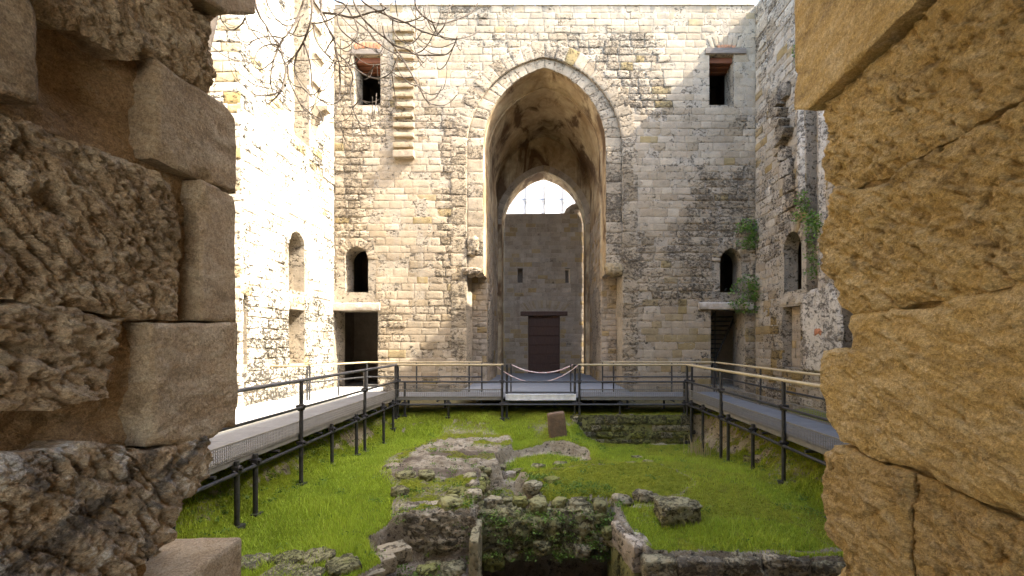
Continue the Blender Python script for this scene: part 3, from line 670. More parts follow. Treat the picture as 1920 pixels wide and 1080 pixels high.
for k, (a, b, c_, d_) in enumerate([(1060, 1078, 392, 400), (1070, 1096, 384, 392), (1078, 1100, 377, 384)]):
    rough_lump('loose_stone', (rx((a+b)/2), Y4+0.12, rz((c_+d_)/2)), ((b-a)*s4, 0.4, (d_-c_)*s4*1.5), 70+k, M['niche'], rear, 3, .15, (.4, .1, .5), .8)
MB().box(rx(976), rx(1064), Y4-0.06, Y4+0.3, rz(592)+.004, rz(584), 0.015).build('lintel', M['door'], rear)
for r_ in (sl1, sl2): MB().box(r_[0]-.1, r_[1]+.1, Y4+.41, Y4+.5, r_[2]-.1, r_[3]+.1).build('slit_back', M['room'], rear)
# the door: two leaves of raised panels
door = MB().box(dr[0]+.003, dr[1]-.003, Y4+0.20, Y4+0.26, dr[2], dr[3]-.003).build('door', M['door'], rear)
cxd = (dr[0]+dr[1])/2
for sd in (0, 1):
    x0, x1 = (dr[0]+.02, cxd-.006) if sd == 0 else (cxd+.006, dr[1]-.02)
    MB().box(x0, x1, Y4+0.17, Y4+0.199, dr[2]+.02, dr[3]-.02, .004).build('door_leaf', M['door'], door)
    for c_ in range(2):
        for r_ in range(6):
            w_ = (x1-x0-.12)/2; hh = (dr[3]-dr[2]-.3)/6; a = x0+.04+c_*(w_+.04); z = dr[2]+.09+r_*(hh+.022)
            MB().box(a, a+w_, Y4+.135, Y4+.168, z, z+hh-.05, .014).build('door_panel', M['door'], door)
MB().box(CX-2.6, CX+2.6, Y4+.6, Y4+.7, -.2, rt-.3).build('wall_back', M['mortar_dark'], rear)
# white sheeting on a wire grid beyond the rear wall
sheet = thing('sheeting_screen', 'white sheeting with a wire grid seen above the far door wall', 'screen', (CX, 27, 8))
for i, (xa, xb) in enumerate(((-3.2, -0.92), (-0.90, 0.17), (0.19, 1.28), (1.30, 3.4))):
    for j, (za, zb) in enumerate(((8.2, 10.18), (10.2, 13.4))):
        MB().box(xa, xb, 27.0, 27.01, za, zb).build('sheet', M['glaze'], sheet)
for xx in (-0.91, .18, 1.29): MB().tube([(xx, 26.97, 8.2), (xx, 26.97, 13.4)], 0.022, 6).build('wire', M['wire'], sheet)
MB().tube([(-3.2, 26.95, 10.19), (3.4, 26.95, 10.19)], 0.02, 6).build('wire', M['wire'], sheet)
for k in range(3): MB().tube([(-.2+.1*k, 26.93, 9.2+.06*k), (1.2, 26.93, 9.2+.06*k)], 0.012, 6).build('wire', M['wire'], sheet)

# ---- left wall, in full sun
wall_l = thing('stone_wall', 'brightly sunlit limestone wall with a tall slot and arched window on the left', 'wall', (XL, 15, 0))
fl = Frame('L', XL); YE = 12.27
def ly(px): return XL*F/(px-VX)
def lz(py, px): return EYE-(py-HY)*ly(px)/F
lw = dict(cx=(ly(543)+ly(572))/2, a=(ly(572)-ly(543))/2, z0=lz(545, 557), zs=lz(462, 557), h=0.5)
lo = (ly(543), ly(573), lz(683, 557), lz(580, 557)); lslot = (ly(549), ly(581), lz(262, 565), TOP-0.25); lnear = (YE+.02, ly(466), lz(684, 457), lz(553, 457))
def erode_l(u, v): return float(np.clip(0.52+0.4*nz(u, v, .7, 81)+(0.3 if v < 2.8 else 0), 0.05, 1))
holes_l = [arch_hole(**lw, n=10), rect(lo), rect(lslot), rect(lnear)]
core(fl, [(YE, -0.6), (YB+.3, -0.6), (YB+.3, TOP), (YE, TOP)], holes_l, 'mortar_bed', M['mortar'], wall_l, 0.22, rec=lambda u, v: np.array([0.003+0.05*erode_l(a, b)**1.3 for a, b in zip(u, v)]), reveal=[0.75, 0.75, 0.55, 0.4])
ss = StoneSet()
lay_courses(ss, fl, YE, YB, -0.55, TOP, [arch_span(lw['cx'], lw['a'], lw['z0'], lw['zs'], lw['h'], 0.25), rect_span(*lo), rect_span(*lslot), rect_span(*lnear)], erode_l, lambda u, v: .07)
voussoirs(ss, fl, lw['cx'], lw['a'], lw['zs'], lw['h'], 0.28, 11, 0.01, 0.3, 0.1, 0.3)
# end face of the wall, turned to the camera
fe = Frame('B', YE)
core(fe, [(XL-2.2, -0.6), (XL, -0.6), (XL, TOP), (XL-2.2, TOP)], [], 'mortar_bed', M['mortar'], wall_l, 0.3)
lay_courses(ss, fe, XL-2.2, XL+0.0, -0.55, TOP, [], lambda u, v: .4, lambda u, v: .22)
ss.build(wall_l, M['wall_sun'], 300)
for hole, w0 in ((holes_l[0], .75), (rect(lo), .75), (rect(lslot), .55), (rect(lnear), .4)):
    h = np.array(hole); a, b = h.min(0), h.max(0); fr = fl
    ssb = StoneSet(); fbk = Frame('L', XL-w0+.004)
    core(fbk, [(a[0]-.1, a[1]-.1), (b[0]+.1, a[1]-.1), (b[0]+.1, b[1]+.1), (a[0]-.1, b[1]+.1)], [], 'niche_back', M['mortar'], wall_l, 0.2)
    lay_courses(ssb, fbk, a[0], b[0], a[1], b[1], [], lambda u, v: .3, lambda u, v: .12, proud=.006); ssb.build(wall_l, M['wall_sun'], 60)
# corbels up the slot edge
def corbel(fr, u0, u1, z0, z1, out, parent, m, n=8, tint=(.4, .1, .3)):
    "a bracket with a curved (cavetto) underside"
    prof = [(0, z1), (out, z1), (out, z1-.12*(z1-z0))]+[(out*(1-math.sin(t)*1.0)+0.0, z1-(.12+.88*(1-math.cos(t)))*(z1-z0)) for t in np.linspace(.15, math.pi/2, n)]
    k = len(prof); w = np.array([p[0] for p in prof]); z = np.array([p[1] for p in prof])
    V = np.vstack([fr(np.full(k, u0), z, w-.05*(w <= 0)), fr(np.full(k, u1), z, w-.05*(w <= 0))]); Fs = [(i, (i+1) % k, k+(i+1) % k, k+i) for i in range(k)]+[tuple(range(k))[::-1], tuple(range(k, 2*k))]
    if fr.flip: Fs = [f[::-1] for f in Fs]
    return link('corbel', mesh('corbel', V, Fs, False, tint), m, parent)
corbel(fl, ly(583), ly(592), lz(262, 590), lz(205, 590), 0.55, wall_l, M['wall'])
for (a, b, pa) in ((70, 52, 590), (125, 108, 594), (178, 160, 590), (25, 8, 588)):
    corbel(fl, ly(pa-8), ly(pa+8), lz(a, pa), lz(b, pa), 0.13, wall_l, M['wall'])
MB().box(XL-2.2, XL-0.9, YE+.06, YB, -0.6, TOP-.02).build('wall_back', M['mortar'], wall_l)
MB().box(XL-2.3, XL-2.2, 1.75, YE+.1, -0.6, TOP).build('wall_flank', M['mortar'], wall_l)

# ---- right wall, in shade
wall_r = thing('stone_wall', 'shaded whitish wall with a broken vault springing and dark arched window on the right', 'wall', (XR, 14, 0))
fr_ = Frame('R', XR); YE2 = 11.6
def ry(px): return XR*F/(px-VX)
def rz2(py, px): return EYE-(py-HY)*ry(px)/F
rw = dict(cx=(ry(1469)+ry(1502))/2, a=(ry(1469)-ry(1502))/2, z0=rz2(545, 1485), zs=rz2(468, 1485), h=0.62)
rd = (ry(1500), ry(1466), rz2(690, 1483), rz2(574, 1483)); rg = (ry(1533), ry(1511), rz2(560, 1522), TOP-2.2); rk = (ry(1597), ry(1576), rz2(652, 1586), rz2(560, 1586))
def erode_r(u, v): return float(np.clip(0.50+0.45*nz(u, v, .6, 91), 0.05, 1))
holes_r = [arch_hole(**rw, n=10), rect(rd), rect(rg), rect(rk)]
core(fr_, [(YE2, -0.6), (YB+.3, -0.6), (YB+.3, TOP), (YE2, TOP)], holes_r, 'mortar_bed', M['mortar'], wall_r, 0.22, rec=lambda u, v: np.array([0.003+0.042*erode_r(a, b)**1.3 for a, b in zip(u, v)]), reveal=[0.5, 0.35, 0.35, 0.4])
ss = StoneSet()
lay_courses(ss, fr_, YE2, YB, -0.55, TOP, [arch_span(rw['cx'], rw['a'], rw['z0'], rw['zs'], rw['h'], 0.28), rect_span(*rd), rect_span(*rg), rect_span(*rk)], erode_r, lambda u, v: .12+.3*(v < 2.6)*(u > 15))
voussoirs(ss, fr_, rw['cx'], rw['a'], rw['zs'], rw['h'], 0.32, 13, 0.012, 0.5, 0.2, 0.6)
ss.build(wall_r, M['wallr'], 300)
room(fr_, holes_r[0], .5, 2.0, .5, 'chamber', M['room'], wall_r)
for hole, w0, mm in ((rect(rd), .35, 'niche'), (rect(rg), .35, 'niche'), (rect(rk), .4, 'niche')):
    h = np.array(hole); a, b = h.min(0), h.max(0); fbk = Frame('R', XR+w0-.004); ssb = StoneSet()
    core(fbk, [(a[0]-.1, a[1]-.1), (b[0]+.1, a[1]-.1), (b[0]+.1, b[1]+.1), (a[0]-.1, b[1]+.1)], [], 'niche_back', M['mortar_dark'], wall_r, 0.2)
    lay_courses(ssb, fbk, a[0], b[0], a[1], b[1], [], lambda u, v: .3, lambda u, v: .05, proud=.006); ssb.build(wall_r, M[mm], 60)
patch(fr_, [(ry(1582), rz2(700, 1580)), (ry(1505), rz2(700, 1505)), (ry(1504), rz2(560, 1504)), (ry(1520), rz2(540, 1520)), (ry(1555), rz2(535, 1555)), (ry(1574), rz2(560, 1570))], 0.06, M['stucco'], 'stucco_patch', wall_r, seed=8)
patch(fr_, [(ry(1546), rz2(632, 1537)), (ry(1529), rz2(632, 1537)), (ry(1529), rz2(612, 1537)), (ry(1546), rz2(612, 1537))], 0.075, M['brick'], 'exposed_brick', wall_r, seed=14)
patch(fr_, [(ry(1548), rz2(545, 1545)), (ry(1534), rz2(545, 1534)), (ry(1534), rz2(215, 1534)), (ry(1552), rz2(215, 1550))], 0.04, M['stucco'], 'stucco_strip', wall_r, seed=9)
patch(fr_, [(ry(1510), rz2(380, 1508)), (ry(1500), rz2(380, 1500)), (ry(1494), rz2(90, 1494)), (ry(1509), rz2(60, 1508))], 0.10, M['stucco'], 'stucco_strip', wall_r, seed=10)
SPR = [(1460, 178, .6, .42, .30, .3), (1466, 196, .5, .34, .42, -.2), (1474, 172, .6, .5, .22, .1), (1470, 212, .55, .32, .50, .45), (1474, 230, .5, .30, .52, .5), (1480, 246, .5, .30, .44, .55), (1474, 262, .45, .28, .40, -.35), (1468, 280, .4, .3, .30, -.3), (1478, 290, .5, .4, .28, .1), (1480, 316, .55, .5, .22, .05), (1484, 345, .5, .55, .18, .0), (1486, 375, .45, .5, .14, .1)]
MB().box(XR+2.7, XR+2.8, YE2-.2, YB+1, -0.6, TOP).build('wall_back', M['mortar'], wall_r)
MB().box(XR, XR+2.8, 1.75, YE2, -0.6, TOP).build('wall_flank', M['mortar'], wall_r)
MB().box(XR+.004, XR+2.7, YE2, YB+.5, TOP-.12, TOP-.002).build('wall_head', M['mortar'], wall_r)

# dark stair inside the right doorway
stair = thing('metal_stair', 'dark metal stair climbing inside the doorway below the right arched window', 'stair', (bx(1352), YB+1.6, 0))
for k in range(15):
    z = 0.12+k*0.19; x = d_r[0]-.75+0.085*k
    MB().box(x, x+.95, YB+1.25, YB+1.62, z, z+.05).build('tread', M['clamp'], stair)
for off in (.02, .93): MB().tube([(d_r[0]-.75+off, YB+1.22, 0.0), (d_r[0]+.57+off, YB+1.22, 2.95)], .04, 6).build('stringer', M['clamp'], stair)
for xx in (d_r[0]+.06, d_r[0]+.36, d_r[0]+.62): MB().tube([(xx, YB+1.2, 0), (xx, YB+1.2, 2.95)], .022, 6).build('post', M['clamp'], stair)
MB().tube([(d_r[0]-.3, YB+1.2, .95), (d_r[0]+1.1, YB+1.2, 4.0)], .022, 6).build('hand_rail', M['clamp'], stair)

# ------------------------------------------------------------------ the pit: ground
def pz(poly, z): return [(on_z(x, y, z).x, on_z(x, y, z).y) for x, y in poly]
ridge = pz([(790, 822), (842, 800), (958, 806), (956, 850), (932, 885), (928, 915), (912, 945), (898, 985), (742, 985), (736, 940), (742, 905), (716, 880), (735, 850)], -0.85)
slabs = pz([(735, 868), (800, 825), (845, 812), (952, 808), (952, 848), (930, 880), (840, 890), (745, 896)], -0.82)
hollow = pz([(935, 868), (958, 848), (1030, 838), (1098, 848), (1105, 880), (1010, 898), (938, 898)], -1.2)
mound = pz([(985, 890), (1100, 872), (1225, 868), (1300, 905), (1236, 945), (1080, 948), (960, 945), (975, 915)], -0.98)
channel = pz([(905, 905), (940, 900), (985, 915), (975, 940), (1010, 960), (1000, 1000), (905, 1000)], -1.3)
lowfront = [(-2.5, 6.6), (-2.36, 7.02), (-1.75, 7.08), (-1.0, 7.1), (-1.0, 3.0), (-2.2, 3.0), (-2.35, 5.2), (-2.0, 5.9)]
pit = [(-1.02, 2.5), (-1.02, 7.35), (-0.9, 7.95), (0.3, 7.95), (1.05, 7.8), (1.2, 6.9), (1.40, 6.2), (1.40, 2.5)]
front = [(1.3, 2.5), (1.36, 6.2), (2.4, 6.12), (3.6, 6.0), (5.6, 5.95), (5.6, 2.5)]
def terrain(X, Y):
    P = np.stack([X, Y], 1); p3 = np.stack([X, Y, 0*X], 1)
    wob = 0.16*fbm(p3, 1.1, 4, 101); wob2 = 0.06*fbm(p3, 3.7, 4, 102)
    z = -1.08+0.06*fbm(p3, 0.8, 4, 103)+0.018*fbm(p3, 5, 3, 104)
    z += 0.12*sstep(6.3, 8.5, Y)-0.22*sstep(9.5, 13.5, Y)*sstep(.8, -.8, X)-0.50*sstep(9.0, 13.6, Y)*sstep(0.6, 2.2, X)
    rockm = np.zeros(len(X)); grass = np.ones(len(X)); moss = np.zeros(len(X)); dirt = np.zeros(len(X))
    def put(m, h): 
        nonlocal z
        z = z+(h-z)*m
    # banks under the walkway
    ml = sstep(-4.35, -5.7, X+wob*2.5); put(ml, -0.25+0.05*fbm(p3, 1.7, 3, 105)+0.0*X); moss = np.maximum(moss, ml); grass *= 1-0.93*ml
    mr = sstep(4.55, 5.7, X+wob*2.6); put(mr, -0.35+0.1*fbm(p3, 1.2, 3, 106)); moss = np.maximum(moss, mr); grass *= 1-0.85*mr
    mb_l = sstep(13.4, 14.7, Y+wob*3)*sstep(1.5, .9, X+wob); put(mb_l, -0.52+0.05*fbm(p3, 2, 3, 107)); mb_r = sstep(14.28, 14.36, Y+wob*.2)*sstep(.9, 1.1, X); put(mb_r, -0.55); mb = np.maximum(mb_l, mb_r)
    moss = np.maximum(moss, mb); grass *= 1-0.7*mb; dirt = np.maximum(dirt, sstep(15.2, 16.2, Y+wob)*.9)
    # rock ridge in the middle
    d = sd_poly(P, ridge)+wob*0.6+wob2; wl2 = 0.09+0.35*sstep(7.8, 9.5, Y)*(X < -1.2); m = sstep(wl2, -wl2*.8, d)
    st = fbm(p3, 0.9, 3, 108); h = -0.85-0.13*sstep(8.5, 12, Y)+0.07*np.round(st*3)/3+0.03*st+0.03*fbm(p3, 4, 4, 109, ridged=True); put(m, h); grass *= 1-m; moss = np.maximum(moss, m*(0.66+0.45*fbm(p3, 1.6, 3, 111)))
    d2 = sd_poly(P, slabs)+wob; m2 = sstep(0.12, -0.12, d2); moss *= 1-0.85*m2*(fbm(p3, 1.3, 3, 112) > -0.25); dirt = np.maximum(dirt, 0.8*m2*sstep(0.05, 0.3, fbm(p3*np.array([.6, 1, 1]), 0.9, 4, 113)))
    # hollow, mound, channel
    d = sd_poly(P, mound)+wob; m = sstep(0.2, -0.15, d); put(m, -0.93+0.10*fbm(p3, 2.2, 5, 114, .6)); grass *= 1-m*0.9; moss = np.maximum(moss, m*0.95)
    d = sd_poly(P, hollow)+wob*.7; m = sstep(0.10, -0.06, d); put(m, -1.34+0.03*fbm(p3, 3, 3, 115)); grass = np.maximum(grass*(1-m), m*0.7*sstep(0, -.3, d)); moss *= 1-m
    d = sd_poly(P, channel)+wob*.8+wob2; m = sstep(0.12, -0.10, d); put(m, -1.45+0.16*fbm(p3, 2.6, 4, 116)); grass *= 1-m; moss = np.maximum(moss*(1-m), m*0.55)
    # rubble slope down to the hole, then the hole itself
    d = sd_poly(P, pit)+wob*.5+wob2
    m = sstep(0.30, 0.02, d)*(X > -1.1)*(X < 1.22)*(Y > 6.5); put(m, -1.25+0.30*fbm(p3, 2.0, 4, 117)+0.08*fbm(p3, 6, 3, 118, ridged=True)); grass *= 1-m; moss = moss*(1-m)+0.78*m
    d = sd_poly(P, lowfront)+wob*.4; ml2 = sstep(0.05, -0.07, d); put(ml2, -1.62+0.08*fbm(p3, 3, 3, 119)); grass *= 1-ml2; moss = moss*(1-ml2)+.25*ml2; dirt = np.maximum(dirt*(1-ml2), .5*ml2)
    d = sd_poly(P, pit)+wob*.25+wob2*.5; m = sstep(0.03, -0.05, d); put(m, -3.1); grass *= 1-m; moss *= 1-.8*m; dirt = np.maximum(dirt, m)
    d = sd_poly(P, front)+wob*.15+wob2*.4; m = sstep(0.02, -0.05, d); put(m, -2.3+0.15*fbm(p3, 2, 3, 120)); grass *= 1-m; moss *= 1-.6*m
    edge = sstep(0.16, 0.02, np.abs(d_poly(P, [(1.42, 6.2), (1.25, 6.9), (1.22, 7.5)], False)))*(z > -1.4); grass *= 1-edge; moss *= 1-edge; z = z+edge*0.05
    ef = sstep(0.10, 0.0, np.abs(Y-6.16-wob*.3))*(X > 1.3)*(X < 5); grass *= 1-.6*ef
    # patches of moss and bare earth among the grass
    pm = sstep(-0.22, 0.25, fbm(p3, 0.9, 5, 121, .6))*sstep(-0.6, 0.4, X); moss = np.maximum(moss, pm*grass*.95); grass = grass*(1-0.78*pm)
    rough = (1-grass)*0.045*fbm(p3, 7, 4, 122, rough=.6)+(1-grass)*0.02*fbm(p3, 16, 3, 123, ridged=True); z = z+rough+0.008*fbm(p3, 9, 2, 124)
    return z, grass, moss, dirt
xs = np.concatenate([np.linspace(-10.4, -6.7, 14), np.arange(-6.6, 6.6, 0.026), np.linspace(6.7, 9.2, 12)]); ysv = np.concatenate([np.linspace(1.5, 4.9, 40), np.arange(4.93, 14.9, 0.024), np.linspace(14.95, 17.9, 50)])
GX, GY = np.meshgrid(xs, ysv); Zt, gr_, mo_, di_ = terrain(GX.ravel(), GY.ravel()); nx, ny = len(xs), len(ysv)
gy_, gx_ = np.gradient(Zt.reshape(ny, nx), ysv, xs); slope = np.sqrt(gx_**2+gy_**2).ravel()
steep = sstep(1.1, 2.2, slope); gr_ = gr_*(1-steep); mo_ = mo_*(1-0.75*steep)
idx = np.arange(nx*ny).reshape(ny, nx); Fq = np.stack([idx[:-1, :-1], idx[:-1, 1:], idx[1:, 1:], idx[1:, :-1]], -1).reshape(-1, 4)
ground = link('ground', mesh('ground', np.stack([GX.ravel(), GY.ravel(), Zt], 1), Fq, True, np.stack([gr_, mo_, di_], 1)), M['ground']); ground['kind'] = 'structure'
far = MB()
for (a, b, c, d) in ((-300, 300, 30, 900), (-300, -10.2, -60, 30), (9.0, 300, -60, 30), (-10.2, 9.0, -60, -5.9), (-10.2, 9.0, 17.85, 30)): far.add([(a, c, -.6), (b, c, -.6), (b, d, -.6), (a, d, -.6)], [(0, 1, 2, 3)])
far.build('surrounding_ground', M['paving']); bpy.data.objects['surrounding_ground']['kind'] = 'structure'
def ground_z(x, y):
    return float(terrain(np.array([x]), np.array([y]))[0][0])

# grass blades (nobody could count them)
def blades(name, n, weight, hgt, wid, m, seed, label, cat, region=(-5.4, 5.4, 5.2, 14.6), lean=0.5):
    r = np.random.default_rng(seed); X = r.uniform(region[0], region[1], n*6); Y = region[2]+(region[3]-region[2])*r.random(n*6)**1.35
    ix = np.clip(np.searchsorted(xs, X), 1, nx-1); iy = np.clip(np.searchsorted(ysv, Y), 1, ny-1); k = iy*nx+ix
    wt = weight(X, Y, gr_[k], mo_[k], slope[k]); keep = r.random(n*6) < wt; X, Y, k = X[keep][:n], Y[keep][:n], k[keep][:n]
    Z = Zt[k]-0.005; nb = len(X); p3 = np.stack([X, Y, 0*X], 1); cl = 0.5+0.5*fbm(p3, 1.6, 3, seed)
    h = r.uniform(*hgt, nb)*(0.35+1.3*cl**1.5)*np.where(r.random(nb) < .04, 1.8, 1); w = r.uniform(*wid, nb); a = r.uniform(0, 2*np.pi, nb); ln = r.uniform(0.1, lean, nb)*h; la = a+np.pi/2+r.normal(0, .6, nb)
    dx, dy = np.cos(a)*w/2, np.sin(a)*w/2; lx, ly_ = np.cos(la)*ln, np.sin(la)*ln
    V = np.stack([np.stack([X-dx, Y-dy, Z], 1), np.stack([X+dx, Y+dy, Z], 1), np.stack([X-dx*.7+lx*.4, Y-dy*.7+ly_*.4, Z+h*.6], 1), np.stack([X+dx*.7+lx*.4, Y+dy*.7+ly_*.4, Z+h*.6], 1), np.stack([X+lx, Y+ly_, Z+h], 1)], 1).reshape(-1, 3)
    b = np.arange(nb)[:, None]*5; T = np.concatenate([b+np.array([[0, 1, 3]]), b+np.array([[0, 3, 2]]), b+np.array([[2, 3, 4]])])
    c = np.clip(cl*.7+r.normal(0.15, .22, nb), 0, 1); dry = (r.random(nb) < .08)*r.uniform(.3, .9, nb)+0.5*sstep(.1, .5, fbm(p3, .9, 4, seed+31))*r.random(nb)*sstep(-2, 1, X)+0.25*sstep(.5, 2.5, X)*r.random(nb); t = np.repeat(np.stack([c, dry, 0*c], 1), 5, 0)
    return tag(link(name, mesh(name, V, T, True, t), m), label, cat, kind='stuff')
blades('grass', 130000, lambda X, Y, g, mo, s: np.clip(g-0.1, 0, 1)*np.clip(1.1-0.35*(X > 0)*sstep(0, 1, X), .3, 1), (0.035, 0.10), (0.006, 0.011), M['grass'], 5, 'bright green grass covering the pit floor', 'grass', lean=.95)
blades('moss', 130000, lambda X, Y, g, mo, s: np.clip(mo-0.25, 0, 1)*.8*(s < 1.5), (0.012, 0.032), (0.006, 0.012), leaf_mat('moss_tuft', (0.22, 0.265, 0.02), (0.43, 0.45, 0.05), .2), 6, 'short yellow green moss over the old masonry', 'moss', lean=.9)

# weeds: many small leaves in loose clumps
def leaf_mesh(name, C, size, seed, ang=1.0):
    r = np.random.default_rng(seed); n = len(C); s = r.uniform(*size, n)[:, None]
    d = r.normal(0, 1, (n, 3)); d[:, 2] = np.abs(d[:, 2])*ang*.6; d /= np.linalg.norm(d, axis=1)[:, None]; u = np.cross(d, r.normal(0, 1, (n, 3))); u /= np.linalg.norm(u, axis=1)[:, None]+1e-9
    nn = np.cross(d, u)
    V = np.stack([C, C+d*s*.5+u*s*.32+nn*s*.08, C+d*s, C+d*s*.5-u*s*.32+nn*s*.08], 1).reshape(-1, 3); b = np.arange(n)[:, None]*4
    T = np.concatenate([b+np.array([[0, 1, 2]]), b+np.array([[0, 2, 3]])]); c = np.clip(r.normal(.45, .3, n), 0, 1); t = np.repeat(np.stack([c, (r.random(n) < .04)*.6, 0*c], 1), 4, 0)
    return mesh(name, V, T, False, t)
def clumps(spots, per, seed, spread):
    r = np.random.default_rng(seed); out = []
    for (x, y, z, k) in spots:
        n = int(per*k); c = r.normal(0, 1, (n, 3))*np.array([spread, spread, spread*.55])*k**.5; c[:, 2] = np.abs(c[:, 2])*1.0; out.append(c+np.array([x, y, z]))
    return np.vstack(out)
r = np.random.default_rng(12); sp = []
cand = r.uniform([-5.6, 5.3], [5.6, 14.5], (9000, 2)); zc, gc, mc, dc = terrain(cand[:, 0], cand[:, 1])
for (x, y), z in zip(cand, zc):
    w = 0.02
    if -5.6 < x < -4.5: w = .22
    if -1.0 < x < 1.25 and 7.3 < y < 8.6: w = .97
    if -2.3 < x < -1 and y < 7.2: w = .4
    if -1.2 < x < .2 and 7.3 < y < 9.6: w = .6
    if -3.2 < x < -.8 and 7.5 < y < 12: w = max(w, .06)
    if 4.4 < x < 5.3: w = .12
    if -.8 < x < 1 and 9.2 < y < 11.4: w = .10
    if 0.2 < x < 2 and 12.5 < y < 14.2: w = .12
    if -1 < x < 1.2 and 7.3 < y < 8.0: z = -1.72+(y-7.3)*1.0; y = 7.22+(y-7.3)*.25
    if r.random() < w and z > -2.4: sp.append((x, y, z, r.uniform(.4, 1.3)))
tag(link('weeds', leaf_mesh('weeds', clumps(sp, 26, 4, .055), (.022, .05), 4), M['weed']), 'low leafy weeds on the banks and rubble of the pit', 'weeds', kind='stuff')
# dry stalks by the right bank
dsp = r.normal(0, 1, (60, 2))*np.array([.16, .3])+np.array([4.35, 12.6]); dm = MB()
for x, y in dsp:
    z = ground_z(x, y); a = r.uniform(0, 6.28); l = r.uniform(.2, .55)
    dm.tube([(x, y, z), (x+.03*math.cos(a), y+.03*math.sin(a), z+l*.6), (x+.12*math.cos(a), y+.12*math.sin(a), z+l)], [.007, .006, .002], 4)
o = dm.build('dry_stalks', M['dry']); tag(o, 'tuft of pale dry stalks by the right hand walkway posts', 'dry grass', kind='stuff')

# ------------------------------------------------------------------ masonry and stones standing in the pit
def rough_block(name, c, size, seed, m, parent=None, rot=(0, 0, 0), amp=0.03, step=0.045, tint=(.4, .1, .5), rnd=0.05):
    "a quarried block with worn edges: a finely divided box pushed in and out"
    from mathutils import Euler
    sx, sy, sz = [v/2 for v in size]; Vs = []; Fs = []; o = 0
    for ax in range(3):
        for sg in (-1, 1):
            u, v = [(1, 2), (2, 0), (0, 1)][ax]; dim = (sx, sy, sz); nu = max(2, int(2*dim[u]/step)); nv = max(2, int(2*dim[v]/step))
            a, b = np.meshgrid(np.linspace(-1, 1, nu+1), np.linspace(-1, 1, nv+1)); P = np.zeros((a.size, 3)); P[:, u] = a.ravel()*dim[u]; P[:, v] = b.ravel()*dim[v]; P[:, ax] = sg*dim[ax]
            Vs.append(P); g = np.arange(a.size).reshape(nv+1, nu+1)+o; o += a.size
            q = np.stack([g[:-1, :-1], g[:-1, 1:], g[1:, 1:], g[1:, :-1]], -1).reshape(-1, 4); Fs.append(q if sg > 0 else q[:, ::-1])
    V = np.vstack(Vs); d = np.array([sx, sy, sz]); inn = np.clip(V, -(d-rnd), d-rnd); nrm = V-inn; ln = np.linalg.norm(nrm, axis=1)[:, None]; V2 = inn+nrm/np.maximum(ln, 1e-6)*np.minimum(ln, rnd)
    off = np.random.default_rng(seed).uniform(-40, 40, 3); nn = V/np.linalg.norm(V, axis=1)[:, None]
    V2 = V2+nn*(amp*(fbm(V+off, 3.0, 4, seed % 20)+.5*fbm(V+off, 11, 3, 7, ridged=True)))[:, None]
    R = np.array(Euler(rot).to_matrix()); V2 = V2@R.T+np.array(c)
    return link(name, mesh(name, V2, np.vstack(Fs), True, tint), m, parent)
M['pitrock'] = wall_mat('pit_rock', (0.50, 0.42, 0.32), (0.30, 0.24, 0.17), (0.23, 0.23, 0.05), (0.05, 0.04, 0.03), 9, .75, stain=(0.12, 0.13, 0.03), stain_amt=.55)
# retaining wall under the back walkway
rw_ = thing('retaining_wall', 'low mossy stone retaining wall under the back walkway', 'wall', (2.9, 14.3, -1.2))
ss = StoneSet(); fq = Frame('B', 14.24)
lay_courses(ss, fq, 0.95, 4.7, -1.45, -0.55, [], lambda u, v: .8, lambda u, v: .55, .2, (.28, .6), .12, .1); ss.build(rw_, M['mossy'], 200)
core(fq, [(0.9, -1.6), (4.75, -1.6), (4.75, -.54), (0.9, -.54)], [], 'mortar_bed', M['mossy'], rw_, .12, tint=(.7, .7, .6))
# broken springing of a vault on the right wall
for k, (px, py, sy_, sz_, out, rot) in enumerate(SPR):
    rough_block('springing_stone', (XR-out*.35, ry(px), rz2(py, px)), (out, sy_, sz_), 700+k, M['wallr'], wall_r, (rot, 0, .1), .04, .05, (.3+.5*r.random(), .3*r.random(), .7), .03)
# toothing stones of the back wall
for i, (a, b, p) in enumerate(TEETH):
    k_ = (YB-p)/YB; zc_ = lambda py: EYE+(bz(py)-EYE)*k_
    tooth('toothing_stone', bx(738)*k_+r.uniform(-.05, .05), bx(775)*k_+r.uniform(-.05, .03), zc_(b)+r.uniform(-.02, .02), zc_(a)+r.uniform(-.03, .01), p+r.uniform(-.02, .03), (.3+.3*r.random(), .1+.3*r.random(), .2), 400+i)
tooth('corbel', bx(735)*.981, bx(774)*.981, EYE+(bz(292)-EYE)*.981, EYE+(bz(279)-EYE)*.981, .27, (.3, .05, .2), 420)
